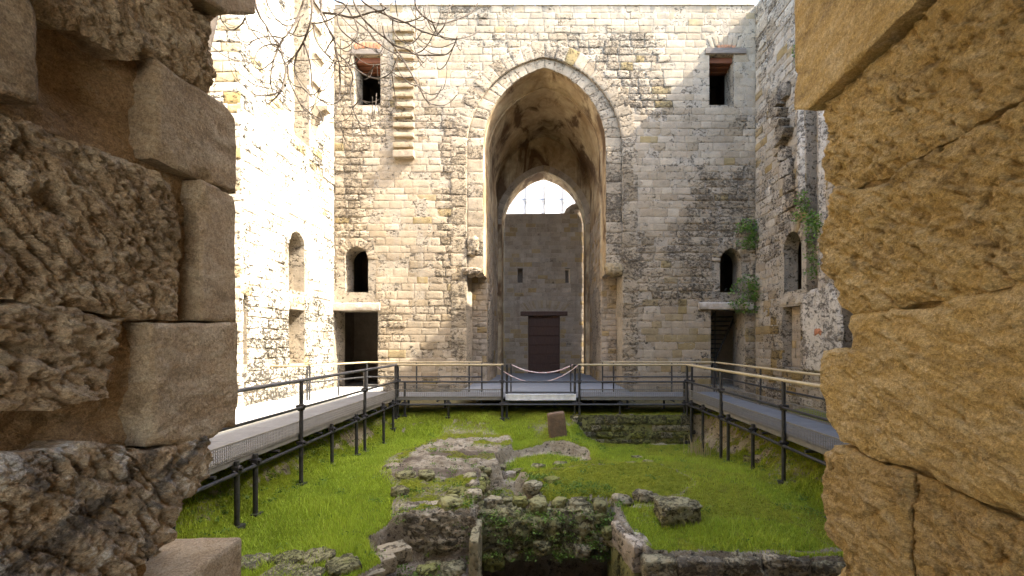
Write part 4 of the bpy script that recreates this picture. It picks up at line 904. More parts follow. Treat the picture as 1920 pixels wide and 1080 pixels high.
# blocks
tag(rough_block('masonry_block', (-1.64, 7.32, -1.23), (1.16, .5, .64), 11, M['pitrock'], None, (0, 0.02, .03), .09, .022, (.5, .15, .7), .07), 'big rough masonry block at the front of the central rock ridge', 'stone block')
tag(rough_block('standing_slab', (-1.0, 6.95, -1.95), (.14, .75, 1.7), 12, M['pitrock'], None, (0, 0, .05), .03, .03, (.7, .35, .5), .04), 'upright slab edging the dark hole beside the big masonry block', 'stone slab')
tag(rough_block('masonry_block', (2.14, 7.2, -.95), (.58, .5, .40), 13, M['pitrock'], None, (.03, 0, .12), .08, .025, (.55, .45, .75), .05), 'squared mossy block lying alone on the right grass terrace', 'stone block')
kerb = thing('terrace_wall', 'rough masonry face below the right grass terrace', 'wall', (3.2, 6.1, -2))
x = 1.36; k = 0
for row, z in enumerate((-1.34, -1.78, -2.2)):
    x = 1.36
    while x < 5.2:
        l = r.uniform(.45, .85); rough_block('stone', (x+l/2, 6.16-.0*row-0.03*(x-1.36), z+r.normal(0, .02)), (l-.015, .3, .42), 20+k, M['pitrock'], kerb, (0, 0, -.03), .06, .032, (r.uniform(.4, .9), .5*r.random(), .8), .06); x += l; k += 1
y = 6.35
side = thing('terrace_wall', 'pale edged stone side wall of the dark hole below the right terrace', 'wall', (1.35, 6.7, -2))
for row, z in enumerate((-1.25, -1.62, -2.0, -2.4)):
    y = 6.3
    while y < 7.0:
        l = r.uniform(.35, .6); xx = 1.44-(y+l/2-6.2)*.19; rough_block('stone', (xx, y+l/2, z), (.3, l-.012, .38), 60+k, M['pitrock'] if row == 0 else M['mossy'], side, (0, 0, .18), .03, .035, (.15 if row == 0 else .5, .05 if row == 0 else .7, .6), .05); y += l; k += 1
# the two dressed slabs at the front left
for i, (px, py, sz) in enumerate(((738, 1032, (.42, .34, .22)), (712, 1050, (.36, .3, .22)), (690, 1075, (.34, .32, .22)))):
    p = on_z(px, py, -1.2); tag(rough_block('kerb_stone', (p.x, p.y, -1.25), sz, 90+i, M['pitrock'], None, (0.05, .05, .75), .02, .03, (.85, .15, .5), .03),
        ('dressed kerb stone nearest the big masonry block, end of its row', 'dressed kerb stone in the middle of the row of three', 'dressed kerb stone at the bottom edge of the picture')[i], 'kerb stone', 'kerb stones beside the grass')
# mossy stones at the bottom left
bl_ = thing('wall_remains', 'mossy wall footing of boulders at the near end of the left grass', 'wall', (-3, 5.9, -1.2))
for i, (px, py, sx, sz) in enumerate(((480, 1062, .5, .34), (540, 1058, .55, .36), (596, 1055, .48, .40), (640, 1068, .5, .34), (520, 1085, .6, .3), (570, 1088, .5, .3))):
    p = on_z(px, py, -1.12); rough_lump('stone', (p.x, p.y, -1.16), (sx, .45, sz), 130+i, M['mossy'] if i % 2 else M['pitrock'], bl_, 5, .2, (.5, .2+.5*r.random(), .8), .6, r.uniform(0, 3))
# edges of old walls: rubble stones
rub = []
def rubble(px, py, z, sx, sz, oc=.3): 
    p = on_z(px, py, z); rub.append((p.x, p.y, z, sx, sz, oc))
for a in ((975, 943, -1.0, .28, .2), (1010, 948, -1.0, .34, .22), (1048, 946, -1.0, .3, .2), (1085, 950, -1.02, .36, .22), (1125, 952, -1.02, .33, .24), (1165, 948, -1.02, .36, .24), (1205, 944, -1.02, .34, .24), (1225, 950, -1.05, .26, .2),
          (930, 925, -1.0, .36, .26), (925, 945, -1.02, .34, .24), (950, 905, -.98, .3, .2), (1000, 918, -.98, .36, .22), (1035, 905, -.95, .3, .16), (975, 862, -1.05, .4, .2), (1010, 852, -1.02, .36, .2), (1050, 848, -1.0, .4, .18), (1085, 858, -1.0, .34, .2), (955, 872, -1.05, .34, .24), (940, 850, -.95, .3, .2),
          (1145, 1000, -1.3, .3, .2), (1060, 1000, -1.45, .4, .26), (1090, 1030, -1.6, .42, .26), (1020, 1025, -1.55, .4, .24), (980, 1000, -1.4, .3, .2), (1120, 970, -1.15, .3, .18), (940, 990, -1.4, .34, .24), (925, 1050, -1.8, .42, .3), (915, 1015, -1.6, .3, .22), (960, 1040, -1.7, .3, .2), (1150, 1035, -1.6, .34, .22), (1000, 975, -1.25, .3, .2), (1045, 972, -1.2, .26, .16), (1080, 985, -1.3, .3, .2),
          (1195, 838, -1.05, .3, .12), (1215, 862, -1.02, .3, .14), (1185, 870, -1.02, .3, .12), (735, 885, -.95, .4, .16), (760, 905, -.95, .4, .18), (800, 900, -.9, .45, .16), (860, 925, -.85, .4, .16), (750, 930, -.95, .36, .2), (845, 950, -.88, .4, .2), (890, 935, -.9, .34, .2), (1480, 838, -.95, .3, .22), (1440, 850, -1.05, .34, .22), (1425, 872, -1.05, .3, .18), (1455, 868, -1.05, .26, .16), (1500, 850, -.9, .3, .2), (1400, 835, -.95, .4, .26), (1405, 860, -1.05, .3, .2), (815, 1040, -1.5, .26, .12), (850, 1065, -1.6, .4, .22), (800, 1070, -1.62, .34, .2)): rubble(*a)
def rubble_thing(label, lo, hi, c):
    t = thing('wall_remains', label, 'wall', c)
    for i in range(lo, hi):
        x, y, z, sx, sz, oc = rub[i]
        gz_ = ground_z(x, y); gz_ = z if gz_ < -1.9 else gz_
        rough_lump('stone', (x, y, gz_+sz*.05), (sx, sx*r.uniform(.7, 1.0), sz), 300+i, M['mossy'] if r.random() < .6 else M['pitrock'], t, 4, .22, (r.uniform(.1, .9), .9*r.random(), .6), .6, r.uniform(0, 3))
rubble_thing('low stony wall edge left of the squared block on the right terrace', 0, 8, (.6, 7.7, -1.1))
rubble_thing('mossy stones heaped at the corner between ridge and terrace', 8, 13, (-.6, 8, -1.1))
rubble_thing('rim of stones along the far side of the green hollow', 13, 19, (0, 11, -1.2))
rubble_thing('tumbled stones on the slope down into the dark hole', 19, 34, (.2, 7.5, -1.6))
rubble_thing('flat stones showing through the moss right of the hollow', 34, 37, (2.2, 10.5, -1.1))
rubble_thing('broken stones edging the left side of the central rock ridge', 37, 44, (-2.5, 9, -1))
rubble_thing('stones fallen against the right bank below the walkway', 44, 51, (4.6, 11, -1))
rubble_thing('small stones on the low ground beneath the big masonry block', 51, len(rub), (-1.6, 6.5, -1.6))
cw = thing('collapsed_wall', 'collapsed rubble wall face above the dark hole in the middle', 'wall', (0.1, 7.5, -1.5))
FACE = lambda y: -1.72+(y-7.30)*1.15
for i, (xa, xb, zt_, yf) in enumerate(((-1.02, -.35, -1.08, 7.40), (-.42, .28, -1.16, 7.32), (.2, .78, -1.05, 7.36), (.70, 1.24, -1.12, 7.42))):
    zb_ = -1.74+.1*(i % 2); rough_block('rubble_mass', ((xa+xb)/2, (yf+8.2)/2, (zt_+zb_)/2), (xb-xa+.06, 8.2-yf, zt_-zb_), 480+i, M['mossy'] if i % 2 else M['pitrock'], cw, (-.12, .03*(i-1.5), .05*(i-1.5)), .13, .028, (.5, .55, .75), .12)
for i in range(46):
    x = r.uniform(-.95, 1.15); y = r.uniform(7.34, 7.95); z = min(-1.0, FACE(y)+.12); sx = r.uniform(.12, .30)
    rough_lump('stone', (x, y, z), (sx, sx*.9, sx*r.uniform(.4, .65)), 500+i, M['mossy'] if r.random() < .65 else M['pitrock'], cw, 4, .25, (r.uniform(.1, .9), .9*r.random(), .7), .7, r.uniform(0, 3))
rg_ = thing('collapsed_wall', 'broken stony edge along the right side of the central rock ridge', 'wall', (-.8, 8.5, -1))
for i in range(46):
    t_ = r.random(); a_ = on_z(905+r.normal(0, 8), 975-t_*105, -1.0); x, y = a_.x+r.normal(0, .08), a_.y; z = ground_z(x, y); sx = r.uniform(.14, .34)
    rough_lump('stone', (x, y, z), (sx, sx*.8, sx*r.uniform(.4, .7)), 600+i, M['mossy'] if r.random() < .6 else M['pitrock'], rg_, 3, .2, (r.uniform(.1, .9), r.random(), .6), .65, r.uniform(0, 3))
p = on_y(1045, 785, 13.2)
o = rough_block('standing_stone', (p.x, 13.2, -.78), (.50, .22, 1.0), 41, M['slab'], None, (0.05, -.12, .1), .03, .03, (.5, 0, .3), .05); tag(o, 'leaning reddish brown upright stone under the middle of the back walkway', 'standing stone')

# ------------------------------------------------------------------ steel walkway
XI_L, XI_R, YI = -4.65, 4.68, 14.4; RT, RM = 1.03, 0.52
def clamp(mb_parent, x, y, z):
    g = MB(); g.box(x-.05, x+.05, y-.045, y+.045, z-.06, z+.06, .012); g.tube([(x-.09, y, z+.02), (x+.09, y, z+.02)], .03, 6); g.tube([(x, y-.09, z-.03), (x, y+.09, z-.03)], .03, 6)
    return g.build('clamp', M['clamp'], mb_parent)
def pipe(parent, pts, r_, m, name): return smooth_angle(MB().tube(pts, r_, 10).build(name, m, parent))
def post(parent, x, y, z1, m=None, r_=.038):
    z0 = ground_z(x, y)-.1; g = MB().tube([(x, y, z0), (x, y, z1)], r_, 10); g.box(x-.08, x+.08, y-.08, y+.08, z0, z0+.115); o = g.build('post', m or M['pipe'], parent); return smooth_angle(o)
def toe_mesh(parent, a, b, z0, z1, step=0.045):
    a, b = Vector(a), Vector(b); L = (b-a).length; d = (b-a)/L; n = Vector((-d.y, d.x, 0)); g = MB()
    def bar(s0, s1, za, zb, t=.004):
        p, q = a+d*s0, a+d*s1; V = [(v.x+n.x*k*t, v.y+n.y*k*t, z) for z in (za, zb) for v, k in ((p, -1), (q, -1), (q, 1), (p, 1))]
        g.add(V, [(0, 1, 5, 4), (1, 2, 6, 5), (2, 3, 7, 6), (3, 0, 4, 7), (4, 5, 6, 7), (3, 2, 1, 0)])
    s = 0.0
    while s < L: bar(s, s+.010, z0, z1); s += step
    k = z0
    while k < z1: bar(0, L, k, k+.007, .005); k += .05
    bar(0, L, z1-.012, z1+.012, .012)
    o = g.build('toe_mesh', M['meshm'], parent); o['kind'] = 'stuff'; return o
def deck(parent, x0, x1, y0, y1, along, lp):
    n = max(1, round(((y1-y0) if along == 'y' else (x1-x0))/lp))
    for i in range(n):
        g = MB()
        if along == 'y': a, b = y0+(y1-y0)*i/n, y0+(y1-y0)*(i+1)/n; g.box(x0, x1, a+.005, b-.005, -.05, 0.0, .006)
        else: a, b = x0+(x1-x0)*i/n, x0+(x1-x0)*(i+1)/n; g.box(a+.005, b-.005, y0, y1, -.05, 0.0, .006)
        g.build('deck_panel', M['deck'], parent)
wl_ = thing('walkway', 'raised steel walkway along the left, running out of the shade', 'walkway', (-5.4, 9, 0))
wr_ = thing('walkway', 'raised steel walkway along the right with cream handrails', 'walkway', (5.4, 9, 0))
wb_ = thing('walkway', 'raised steel walkway crossing in front of the great arch', 'walkway', (0, 15.2, 0))
def side_walk(parent, xi, xo, y0, y1, posts, stubs, top_m):
    deck(parent, min(xi, xo), max(xi, xo), y0, y1, 'y', 1.3)
    sx = 1 if xi > xo else -1
    MB().box(*sorted((xi+.004*sx, xi+.05*sx)), y0, y1-.0, -.09, .03, .008).build('edge_beam', M['meshm'], parent)
    MB().box(*sorted((xo-.004*sx, xo-.05*sx)), y0, y1, -.09, .03, .008).build('edge_beam', M['meshm'], parent)
    toe_mesh(parent, (xi+.06*sx, y0, 0), (xi+.06*sx, y1, 0), .0, .25)
    pipe(parent, [(xi+.1*sx, y0, RT), (xi+.1*sx, y1+.05, RT)], .034, top_m, 'handrail'); pipe(parent, [(xi+.13*sx, y0, RM), (xi+.13*sx, y1, RM)], .026, M['pipe'], 'mid_rail')
    pipe(parent, [(xi+.12*sx, y0, -.2), (xi+.12*sx, y1, -.2)], .03, M['pipe'], 'ledger')
    for y in posts: post(parent, xi+.1*sx, y, RT-.01); clamp(parent, xi+.1*sx, y, -.17); clamp(parent, xi+.1*sx, y, RM).scale = (1, 1, 1)
    for y in stubs: post(parent, xi+.1*sx, y, -.02); clamp(parent, xi+.1*sx, y, -.15)
    for y in np.arange(y0+.6, y1, 1.55): post(parent, xo+.1*sx, y, -.06); pipe(parent, [(xi+.1*sx, y, -.14), (xo, y, -.14)], .03, M['pipe'], 'transom')
side_walk(wl_, XI_L, -6.15, 4.2, YI+.02, (5.6, 8.62, 11.73, 14.42), (6.80, 7.24, 9.89, 11.2, 13.13, 13.97), M['rail_grey'])
side_walk(wr_, XI_R, 6.1, 4.2, YI+.02, (5.6, 8.6, 11.6, 14.3), (11.15, 9.85, 12.9, 13.9, 7.2), M['handrail'])
# back walkway
deck(wb_, -6.15, 6.1, YI+.03, 15.95, 'x', 1.3)
cxs = [(p-VX)*YI/F for p in (743, 942, 1086, 1296)]
for a, b in ((cxs[0], cxs[1]), (cxs[2], cxs[3])):
    toe_mesh(wb_, (a, YI-.04, 0), (b, YI-.04, 0), 0.02, .25, .06); pipe(wb_, [(a-.05, YI-.08, RT+.0), (b+.03, YI-.08, RT)], .034, M['handrail'], 'handrail')
    MB().box(a, b, YI-.03, YI+.015, -.09, .025, .008).build('edge_beam', M['meshm'], wb_)
MB().box(cxs[1]+.1, cxs[2]-.1, YI-.02, YI+.02, -.1, .10, .008).build('kick_board', M['glaze'], wb_)
pipe(wb_, [(cxs[0], YI-.1, RM-.02), (cxs[3], YI-.1, RM-.02)], .027, M['pipe'], 'mid_rail'); pipe(wb_, [(cxs[0]-.2, YI-.1, -.22), (cxs[3]+.2, YI-.1, -.22)], .032, M['pipe'], 'ledger')
pipe(wb_, [(cxs[1]+.1, YI-.1, .17), (cxs[2]-.1, YI-.1, .17)], .02, M['pipe'], 'cross_pipe'); pipe(wb_, [(cxs[1], YI+.1, -.16), (cxs[2], YI+.1, -.16)], .03, M['pipe'], 'cross_pipe')
for x in cxs: post(wb_, x, YI-.08, RT); clamp(wb_, x, YI-.08, -.2); clamp(wb_, x, YI-.08, RM-.02)
for px, zt_ in ((758, RM), (840, -.06), (1163, -.06), (1284, RM), (950, RT), (1078, RT)): post(wb_, (px-VX)*YI/F, YI+.06, zt_); clamp(wb_, (px-VX)*YI/F, YI+.02, -.2)
for x in np.arange(-5.8, 6.1, 1.25): post(wb_, x, 15.6, -.06); pipe(wb_, [(x, YI, -.13), (x, 15.95, -.13)], .028, M['pipe'], 'transom')
# outer railings
def rail_run(parent, pts, m, posts=True, names=('handrail', 'mid_rail'), z1=RT):
    pipe(parent, [(x, y, z1) for x, y in pts], .03, m, names[0]); pipe(parent, [(x, y, RM) for x, y in pts], .024, M['pipe'], names[1])
    for x, y in (pts if posts else []): pipe(parent, [(x, y, -.1), (x, y, z1)], .028, M['pipe'], 'rail_post')
rail_run(wb_, [(-7.0, 13.75), (-6.65, 14.9), (-6.15, 16.05), (-4.4, 16.05), (-2.55, 16.05), (-2.1, 16.05)], M['handrail'])
rail_run(wl_, [(-9.3, 13.7), (-7.05, 13.7)], M['handrail'])
rail_run(wb_, [(2.15, 15.98), (2.55, 16.05), (4.6, 16.05), (6.08, 16.0)], M['handrail'])
rail_run(wr_, [(6.12, 15.9), (6.12, 12.7), (6.12, 9.4), (6.12, 6.2), (6.12, 4.2)], M['handrail'])
toe_mesh(wr_, (6.1, 4.2, 0), (6.1, 15.9, 0), .01, .25, .06); toe_mesh(wb_, (2.6, 16.0, 0), (6.05, 16.0, 0), .01, .25, .06); toe_mesh(wb_, (-6.1, 16.0, 0), (-2.5, 16.0, 0), .01, .25, .06)
toe_mesh(wl_, (-9.3, 13.66, 0), (-7.05, 13.66, 0), .01, .25, .06)
for px in (958, 1070): pipe(wb_, [((px-VX)*15.9/F, 15.9, 0), ((px-VX)*15.9/F, 15.9, RT-.05)], .026, M['pipe'], 'rail_post')
# barrier tapes sagging across the middle
def sag(a, b, dz, n=14): return [tuple(Vector(a).lerp(Vector(b), i/n)-Vector((0, 0, dz*(1-(2*i/n-1)**2)))) for i in range(n+1)]
o = MB().tube(sag((cxs[1]-.2, YI-.06, 1.0), (cxs[2], YI-.06, 1.05), .55), .014, 6).build('barrier_tape', M['rope']); tag(o, 'thin pale rope sagging low across the walkway gap', 'rope')
o = MB().tube(sag((cxs[1]+.2, 15.9, .95), (cxs[2]-.1, 15.9, .95), .28), .02, 6).build('barrier_tape', M['rope']); tag(o, 'red and white barrier tape strung in front of the far door', 'tape')
# pale paving: into the recess and on the sunny left landing
def slab(name, x0, x1, y0, y1, z, m):
    o = MB().box(x0, x1, y0, y1, z-.15, z, .004).build(name, m); o['kind'] = 'structure'; return o
slab('recess_floor', CX-3.0, CX+3.0, 15.97, Y4-.02, -.004, M['floor'])
slab('landing_floor', XL-2.15, -6.18, 6.5, 13.72, -.006, M['paving'])
slab('landing_floor', -8.05, -6.18, 13.73, YB-.03, -.01, M['paving'])

# ------------------------------------------------------------------ the broken opening the photo is taken through
def jamb_stone(parent, poly, X, plane, m, seed, amp, smooth=0.0, tilt=(0, 0), step=0.0055, depth=0.30, rnd=0.010, edge_n=0.012, name='stone', tint=(1, 0, 0), aniso=(1, 1, 1)):
    "poly: photo pixels of the stone, measured on the jamb plane; X: how far its face stands from the camera axis"
    P = np.array([(on_x(px, py, plane).y, on_x(px, py, plane).z) for px, py in poly]); P = resample(P.tolist(), step*2.5)
    p3 = np.stack([P[:, 0], P[:, 1], np.full(len(P), seed*1.7)], 1); c = P.mean(0)
    P = P+edge_n*np.stack([fbm(p3, 9, 4, seed), fbm(p3, 9, 4, seed+5)], 1)*2
    V2, T, loops = cdt_fill(P.tolist(), [], step, np.random.default_rng(seed)); lp = loops[0]
    q = np.stack([V2[:, 0], V2[:, 1], np.full(len(V2), seed*3.1)], 1); dd = d_poly(V2, P)
    ca, sa = math.cos(aniso[0]), math.sin(aniso[0]); qr = np.stack([(q[:, 0]*ca-q[:, 1]*sa)*aniso[1], (q[:, 0]*sa+q[:, 1]*ca)*aniso[2], q[:, 2]], 1)
    warp = qr+0.05*np.stack([fbm(qr, 8, 2, 1), fbm(qr, 8, 2, 2), 0*dd], 1)
    rel = 0.40*fbm(qr, 3.0, 3, seed+1)+0.75*fbm(warp, 9, 5, seed+2, .58, True)+0.60*fbm(warp, 26, 4, seed+3, .65, True)-0.7*sstep(.18, .5, fbm(warp, 21, 3, seed+12))-0.5*sstep(.2, .6, fbm(qr, 7, 3, seed+14))
    f1, f2, cid = worley(warp, 13, seed); rel = rel+0.22*(cid-.5)
    ed = 1-sstep(0, .05, dd); sm = 0.0030*fbm(q, 45, 4, seed+4, .7)+0.005*fbm(q, 4, 2, seed+6)-0.016*ed*sstep(.1, .55, fbm(q, 9, 3, seed+15))
    w = amp*rel*(1-smooth)+sm-rnd*(1-sstep(0, rnd*2.2, dd))**1.5*1.2
    w = w+tilt[0]*(V2[:, 0]-c[0])+tilt[1]*(V2[:, 1]-c[1])
    sg = 1 if plane > 0 else -1                                    # stone grows towards the axis with w
    Xf = sg*(abs(X)-w); V = np.stack([Xf, V2[:, 0], V2[:, 1]], 1); k = len(lp); o = len(V)
    nd = 8; rows = []
    for j in range(nd+1):
        t = j/nd; s3 = np.stack([V2[lp, 0], V2[lp, 1], np.full(k, seed+t*depth*1.0)], 1); jit = 0.012*np.stack([fbm(s3, 14, 3, seed+7), fbm(s3, 14, 3, seed+8)], 1)*min(1, j)
        rows.append(np.stack([Xf[lp]+sg*t*depth, V2[lp, 0]+jit[:, 0], V2[lp, 1]+jit[:, 1]], 1))
    V = np.vstack([V]+rows); Fs = [T if sg < 0 else T[:, ::-1]]
    ids = np.arange(o, o+k*(nd+1)).reshape(nd+1, k)
    sd = []
    for j in range(nd):
        a, b = ids[j], ids[j+1]; a2, b2 = np.roll(a, -1), np.roll(b, -1); sd += [np.stack([a, b, b2], 1), np.stack([a, b2, a2], 1)]
    sd = np.vstack(sd); Fs.append(sd if sg < 0 else sd[:, ::-1])
    t = np.tile(np.array(tint, float), (len(V), 1)); t[:, 0] = 1-smooth*.85
    return link(name, mesh(name, V, np.vstack(Fs).astype(int), True, t), m, parent)
def jamb_core(parent, X, plane, y0, y1, z0, z1, m, seed, amp, tint):
    s = 0.012; ys_ = np.arange(y0, y1, s); zs_ = np.arange(z0, z1, s); A, B = np.meshgrid(ys_, zs_); q = np.stack([A.ravel(), B.ravel(), 0*A.ravel()+seed], 1)
    w = amp*(fbm(q, 2.5, 3, seed)+.6*fbm(q, 7, 5, seed+1, .6, True)+.3*fbm(q, 30, 4, seed+2, .65)); sg = 1 if plane > 0 else -1
    if sg < 0: w = w-.09*np.exp(-((q[:, 0]-1.22)/.13)**2-((q[:, 1]-2.47)/.17)**2)-.05*np.exp(-((q[:, 0]-1.15)/.2)**2-((q[:, 1]-1.55)/.07)**2)
    V = np.stack([sg*(abs(X)-w), A.ravel(), B.ravel()], 1); n = len(ys_); ix = np.arange(len(V)).reshape(len(zs_), n); Fq = np.stack([ix[:-1, :-1], ix[:-1, 1:], ix[1:, 1:], ix[1:, :-1]], -1).reshape(-1, 4)
    if sg < 0: ctr = V[Fq].mean(1); Fq = Fq[~((ctr[:, 2] < 1.45) & (ctr[:, 1] > 1.40+0.05*fbm(ctr, 6, 3, 3)))]
    return link('wall_core', mesh('wall_core', V, Fq if sg < 0 else Fq[:, ::-1], True, tint), m, parent)
pl = thing('stone_pier', 'dark brown rough stone pier with dressed corner blocks framing the left', 'pier', (-1.5, 1.3, 0))
pr = thing('stone_pier', 'rough stone pier in golden bounce light framing the right edge', 'pier', (1.5, 1.3, 0))
PLX = -1.15; PRX = 1.12
DG = (0.75, 0.9, 2.4)
J = lambda poly, X, seed, amp, smooth=0.0, **k: jamb_stone(pl, poly, X, PLX, M['jl'], seed, amp, smooth, **k)
J([(-70, -80), (57, -80), (57, 192), (0, 178), (-70, 165)], -1.13, 1, .01, .95, rnd=.005, edge_n=.005)
J([(62, -80), (372, -80), (352, -4), (405, 28), (400, 60), (398, 100), (402, 150), (398, 178), (350, 148), (300, 108), (255, 115), (185, 60), (110, 30), (62, 15)], -1.175, 2, .028, 0, tilt=(.05, .05), aniso=DG)
J([(374, -80), (456, -80), (455, 27), (402, 26), (352, -6)], -1.10, 3, .01, .95, rnd=.005, edge_n=.005)
J([(300, 112), (345, 148), (395, 178), (428, 196), (446, 222), (447, 364), (372, 332), (300, 298)], -1.155, 4, .01, .92, rnd=.005, edge_n=.006)
J([(-70, 186), (50, 212), (150, 258), (278, 304), (345, 342), (350, 380), (348, 602), (240, 592), (100, 575), (-70, 560)], -1.185, 5, .030, 0, aniso=DG)
J([(379, 337), (446, 367), (446, 605), (380, 600)], -1.155, 6, .01, .93, rnd=.005, edge_n=.005)
J([(-70, 580), (100, 578), (242, 595), (233, 640), (225, 690), (212, 738), (120, 768), (-70, 764)], -1.17, 7, .027, 0, aniso=(0.3, .9, 2.2))
J([(281, 602), (446, 608), (444, 800), (425, 800), (400, 818), (350, 828), (284, 836)], -1.15, 8, .014, .72, rnd=.006, edge_n=.009)
J([(-70, 872), (90, 845), (180, 832), (282, 842), (350, 832), (394, 806), (405, 850), (396, 890), (365, 935), (348, 965), (343, 1005), (282, 1070), (270, 1160), (-70, 1160)], -1.165, 9, .030, .1, tint=(1, 0, 1), aniso=DG, tilt=(0, .06))
jamb_core(pl, -1.235, PLX, 0.80, 1.70, 0.2, 3.4, M['jl'], 31, .04, (.9, .8, .0))
rough_block('sill_block', (-1.45, 1.42, .86), (.66, .58, .34), 51, M['jl'], pl, (0, 0, .05), .008, .012, (.3, 0, 0), .015)
K = lambda poly, X, seed, amp, smooth=0.0, **k: jamb_stone(pr, poly, X, PRX, M['jr'], seed, amp, smooth, **k)
K([(1511, -80), (1511, 206), (1536, 207), (1640, 108), (1758, -8), (1830, -80)], 1.07, 11, .012, .82, rnd=.004, edge_n=.004)
K([(1539, 200), (1550, 240), (1541, 300), (1549, 328), (1568, 345), (1600, 352), (1660, 336), (1720, 300), (1800, 248), (2000, 140), (2000, -80), (1836, -80), (1762, -4), (1644, 112)], 1.115, 12, .019, 0, aniso=(-.7, .9, 2.2), edge_n=.012)
K([(1569, 350), (1600, 357), (1662, 341), (1722, 305), (1802, 253), (2000, 146), (2000, 500), (1900, 530), (1815, 545), (1760, 566), (1640, 582), (1606, 588), (1572, 560), (1546, 505), (1544, 435), (1564, 390)], 1.112, 13, .021, 0, aniso=(-.6, .9, 2.4), edge_n=.012)
K([(1604, 592), (1640, 587), (1762, 571), (1818, 550), (1902, 535), (2000, 505), (2000, 1000), (1850, 938), (1722, 880), (1660, 866), (1582, 826), (1556, 780), (1545, 700), (1547, 658), (1598, 652)], 1.105, 14, .019, .25, aniso=(-.35, .9, 2.2), edge_n=.008)
K([(1543, 852), (1568, 836), (1600, 842), (1660, 872), (1712, 886), (1712, 1160), (1592, 1160), (1582, 1042), (1552, 1000), (1541, 930)], 1.115, 15, .021, 0, tint=(1, .38, 0), aniso=(-.3, 1, 1.3), edge_n=.01)
K([(1717, 887), (1850, 944), (2000, 1006), (2000, 1160), (1717, 1160)], 1.118, 16, .022, 0, tint=(1, .45, 0), aniso=(-.3, 1, 1.3))
K([(1545, 1075), (1560, 1062), (1586, 1058), (1586, 1160), (1545, 1160)], 1.15, 17, .015, 0)
jamb_core(pr, 1.15, PRX, 0.80, 1.66, 0.2, 3.4, M['jr'], 41, .012, (.9, .5, 0))
# the rest of the wall the opening is cut through, and an unseen chamber added to keep sun off the piers
M['shell'] = plain_mat('rough_shell_stone', (0.34, 0.26, 0.17), (0.24, 0.18, 0.115), 2.5, .95, .9, .05)
MB().box(XL-2.3, -1.36, .75, 1.62, -3.2, 14.5).build('wall_mass', M['shell'], pl); MB().box(1.33, XR+.7, .75, 1.60, -3.2, 14.5).build('wall_mass', M['shell'], pr)
MB().box(-1.36, 1.33, .75, 1.60, 3.3, 14.5).build('wall_over', M['shell'], pr); MB().box(-1.36, 1.33, .75, 1.60, -3.2, .55).build('sill_wall', M['shell'], pl)
MB().box(-3.6, -3.5, -6, .75, -.6, 4.4).build('sun_block_wall', M['shell'], pl); MB().box(3.5, 3.6, -6, .75, -.6, 4.4).build('sun_block_wall', M['shell'], pr)
MB().box(-3.6, 3.6, -6, .745, 4.4, 4.5).build('sun_block_ceiling', M['shell'], pr); MB().box(-3.6, 3.6, -6, .745, -.5, .05).build('chamber_floor', M['shell'], pl)

# ------------------------------------------------------------------ the bare fig tree
tree = thing('fig_tree', 'bare fig tree whose drooping twigs hang across the top left', 'tree', (-4.2, 4.9, -1))
rt_ = np.random.default_rng(21)
def curve(pts, n=6):
    P = [Vector(p) for p in pts]; P = [P[0]*2-P[1]]+P+[P[-1]*2-P[-2]]; out = []
    for i in range(1, len(P)-2):
        for k in range(n):
            t = k/n; a, b, c, d = P[i-1:i+3]; out.append(0.5*((2*b)+(c-a)*t+(2*a-5*b+4*c-d)*t*t+(3*b-a-3*c+d)*t**3))
    return out+[P[-2]]
crown = Vector((-3.6, 5.3, 7.3))
tr = curve([(-4.2, 4.9, -1.2), (-4.25, 4.9, 1.2), (-4.1, 5.0, 3.6), (-3.8, 5.2, 5.6), crown]); smooth_angle(MB().tube(tr, list(np.linspace(.17, .075, len(tr))), 10).build('trunk', M['bark'], tree))
def z2p(zx, zy): return 380+zx/3.375, zy/3.375
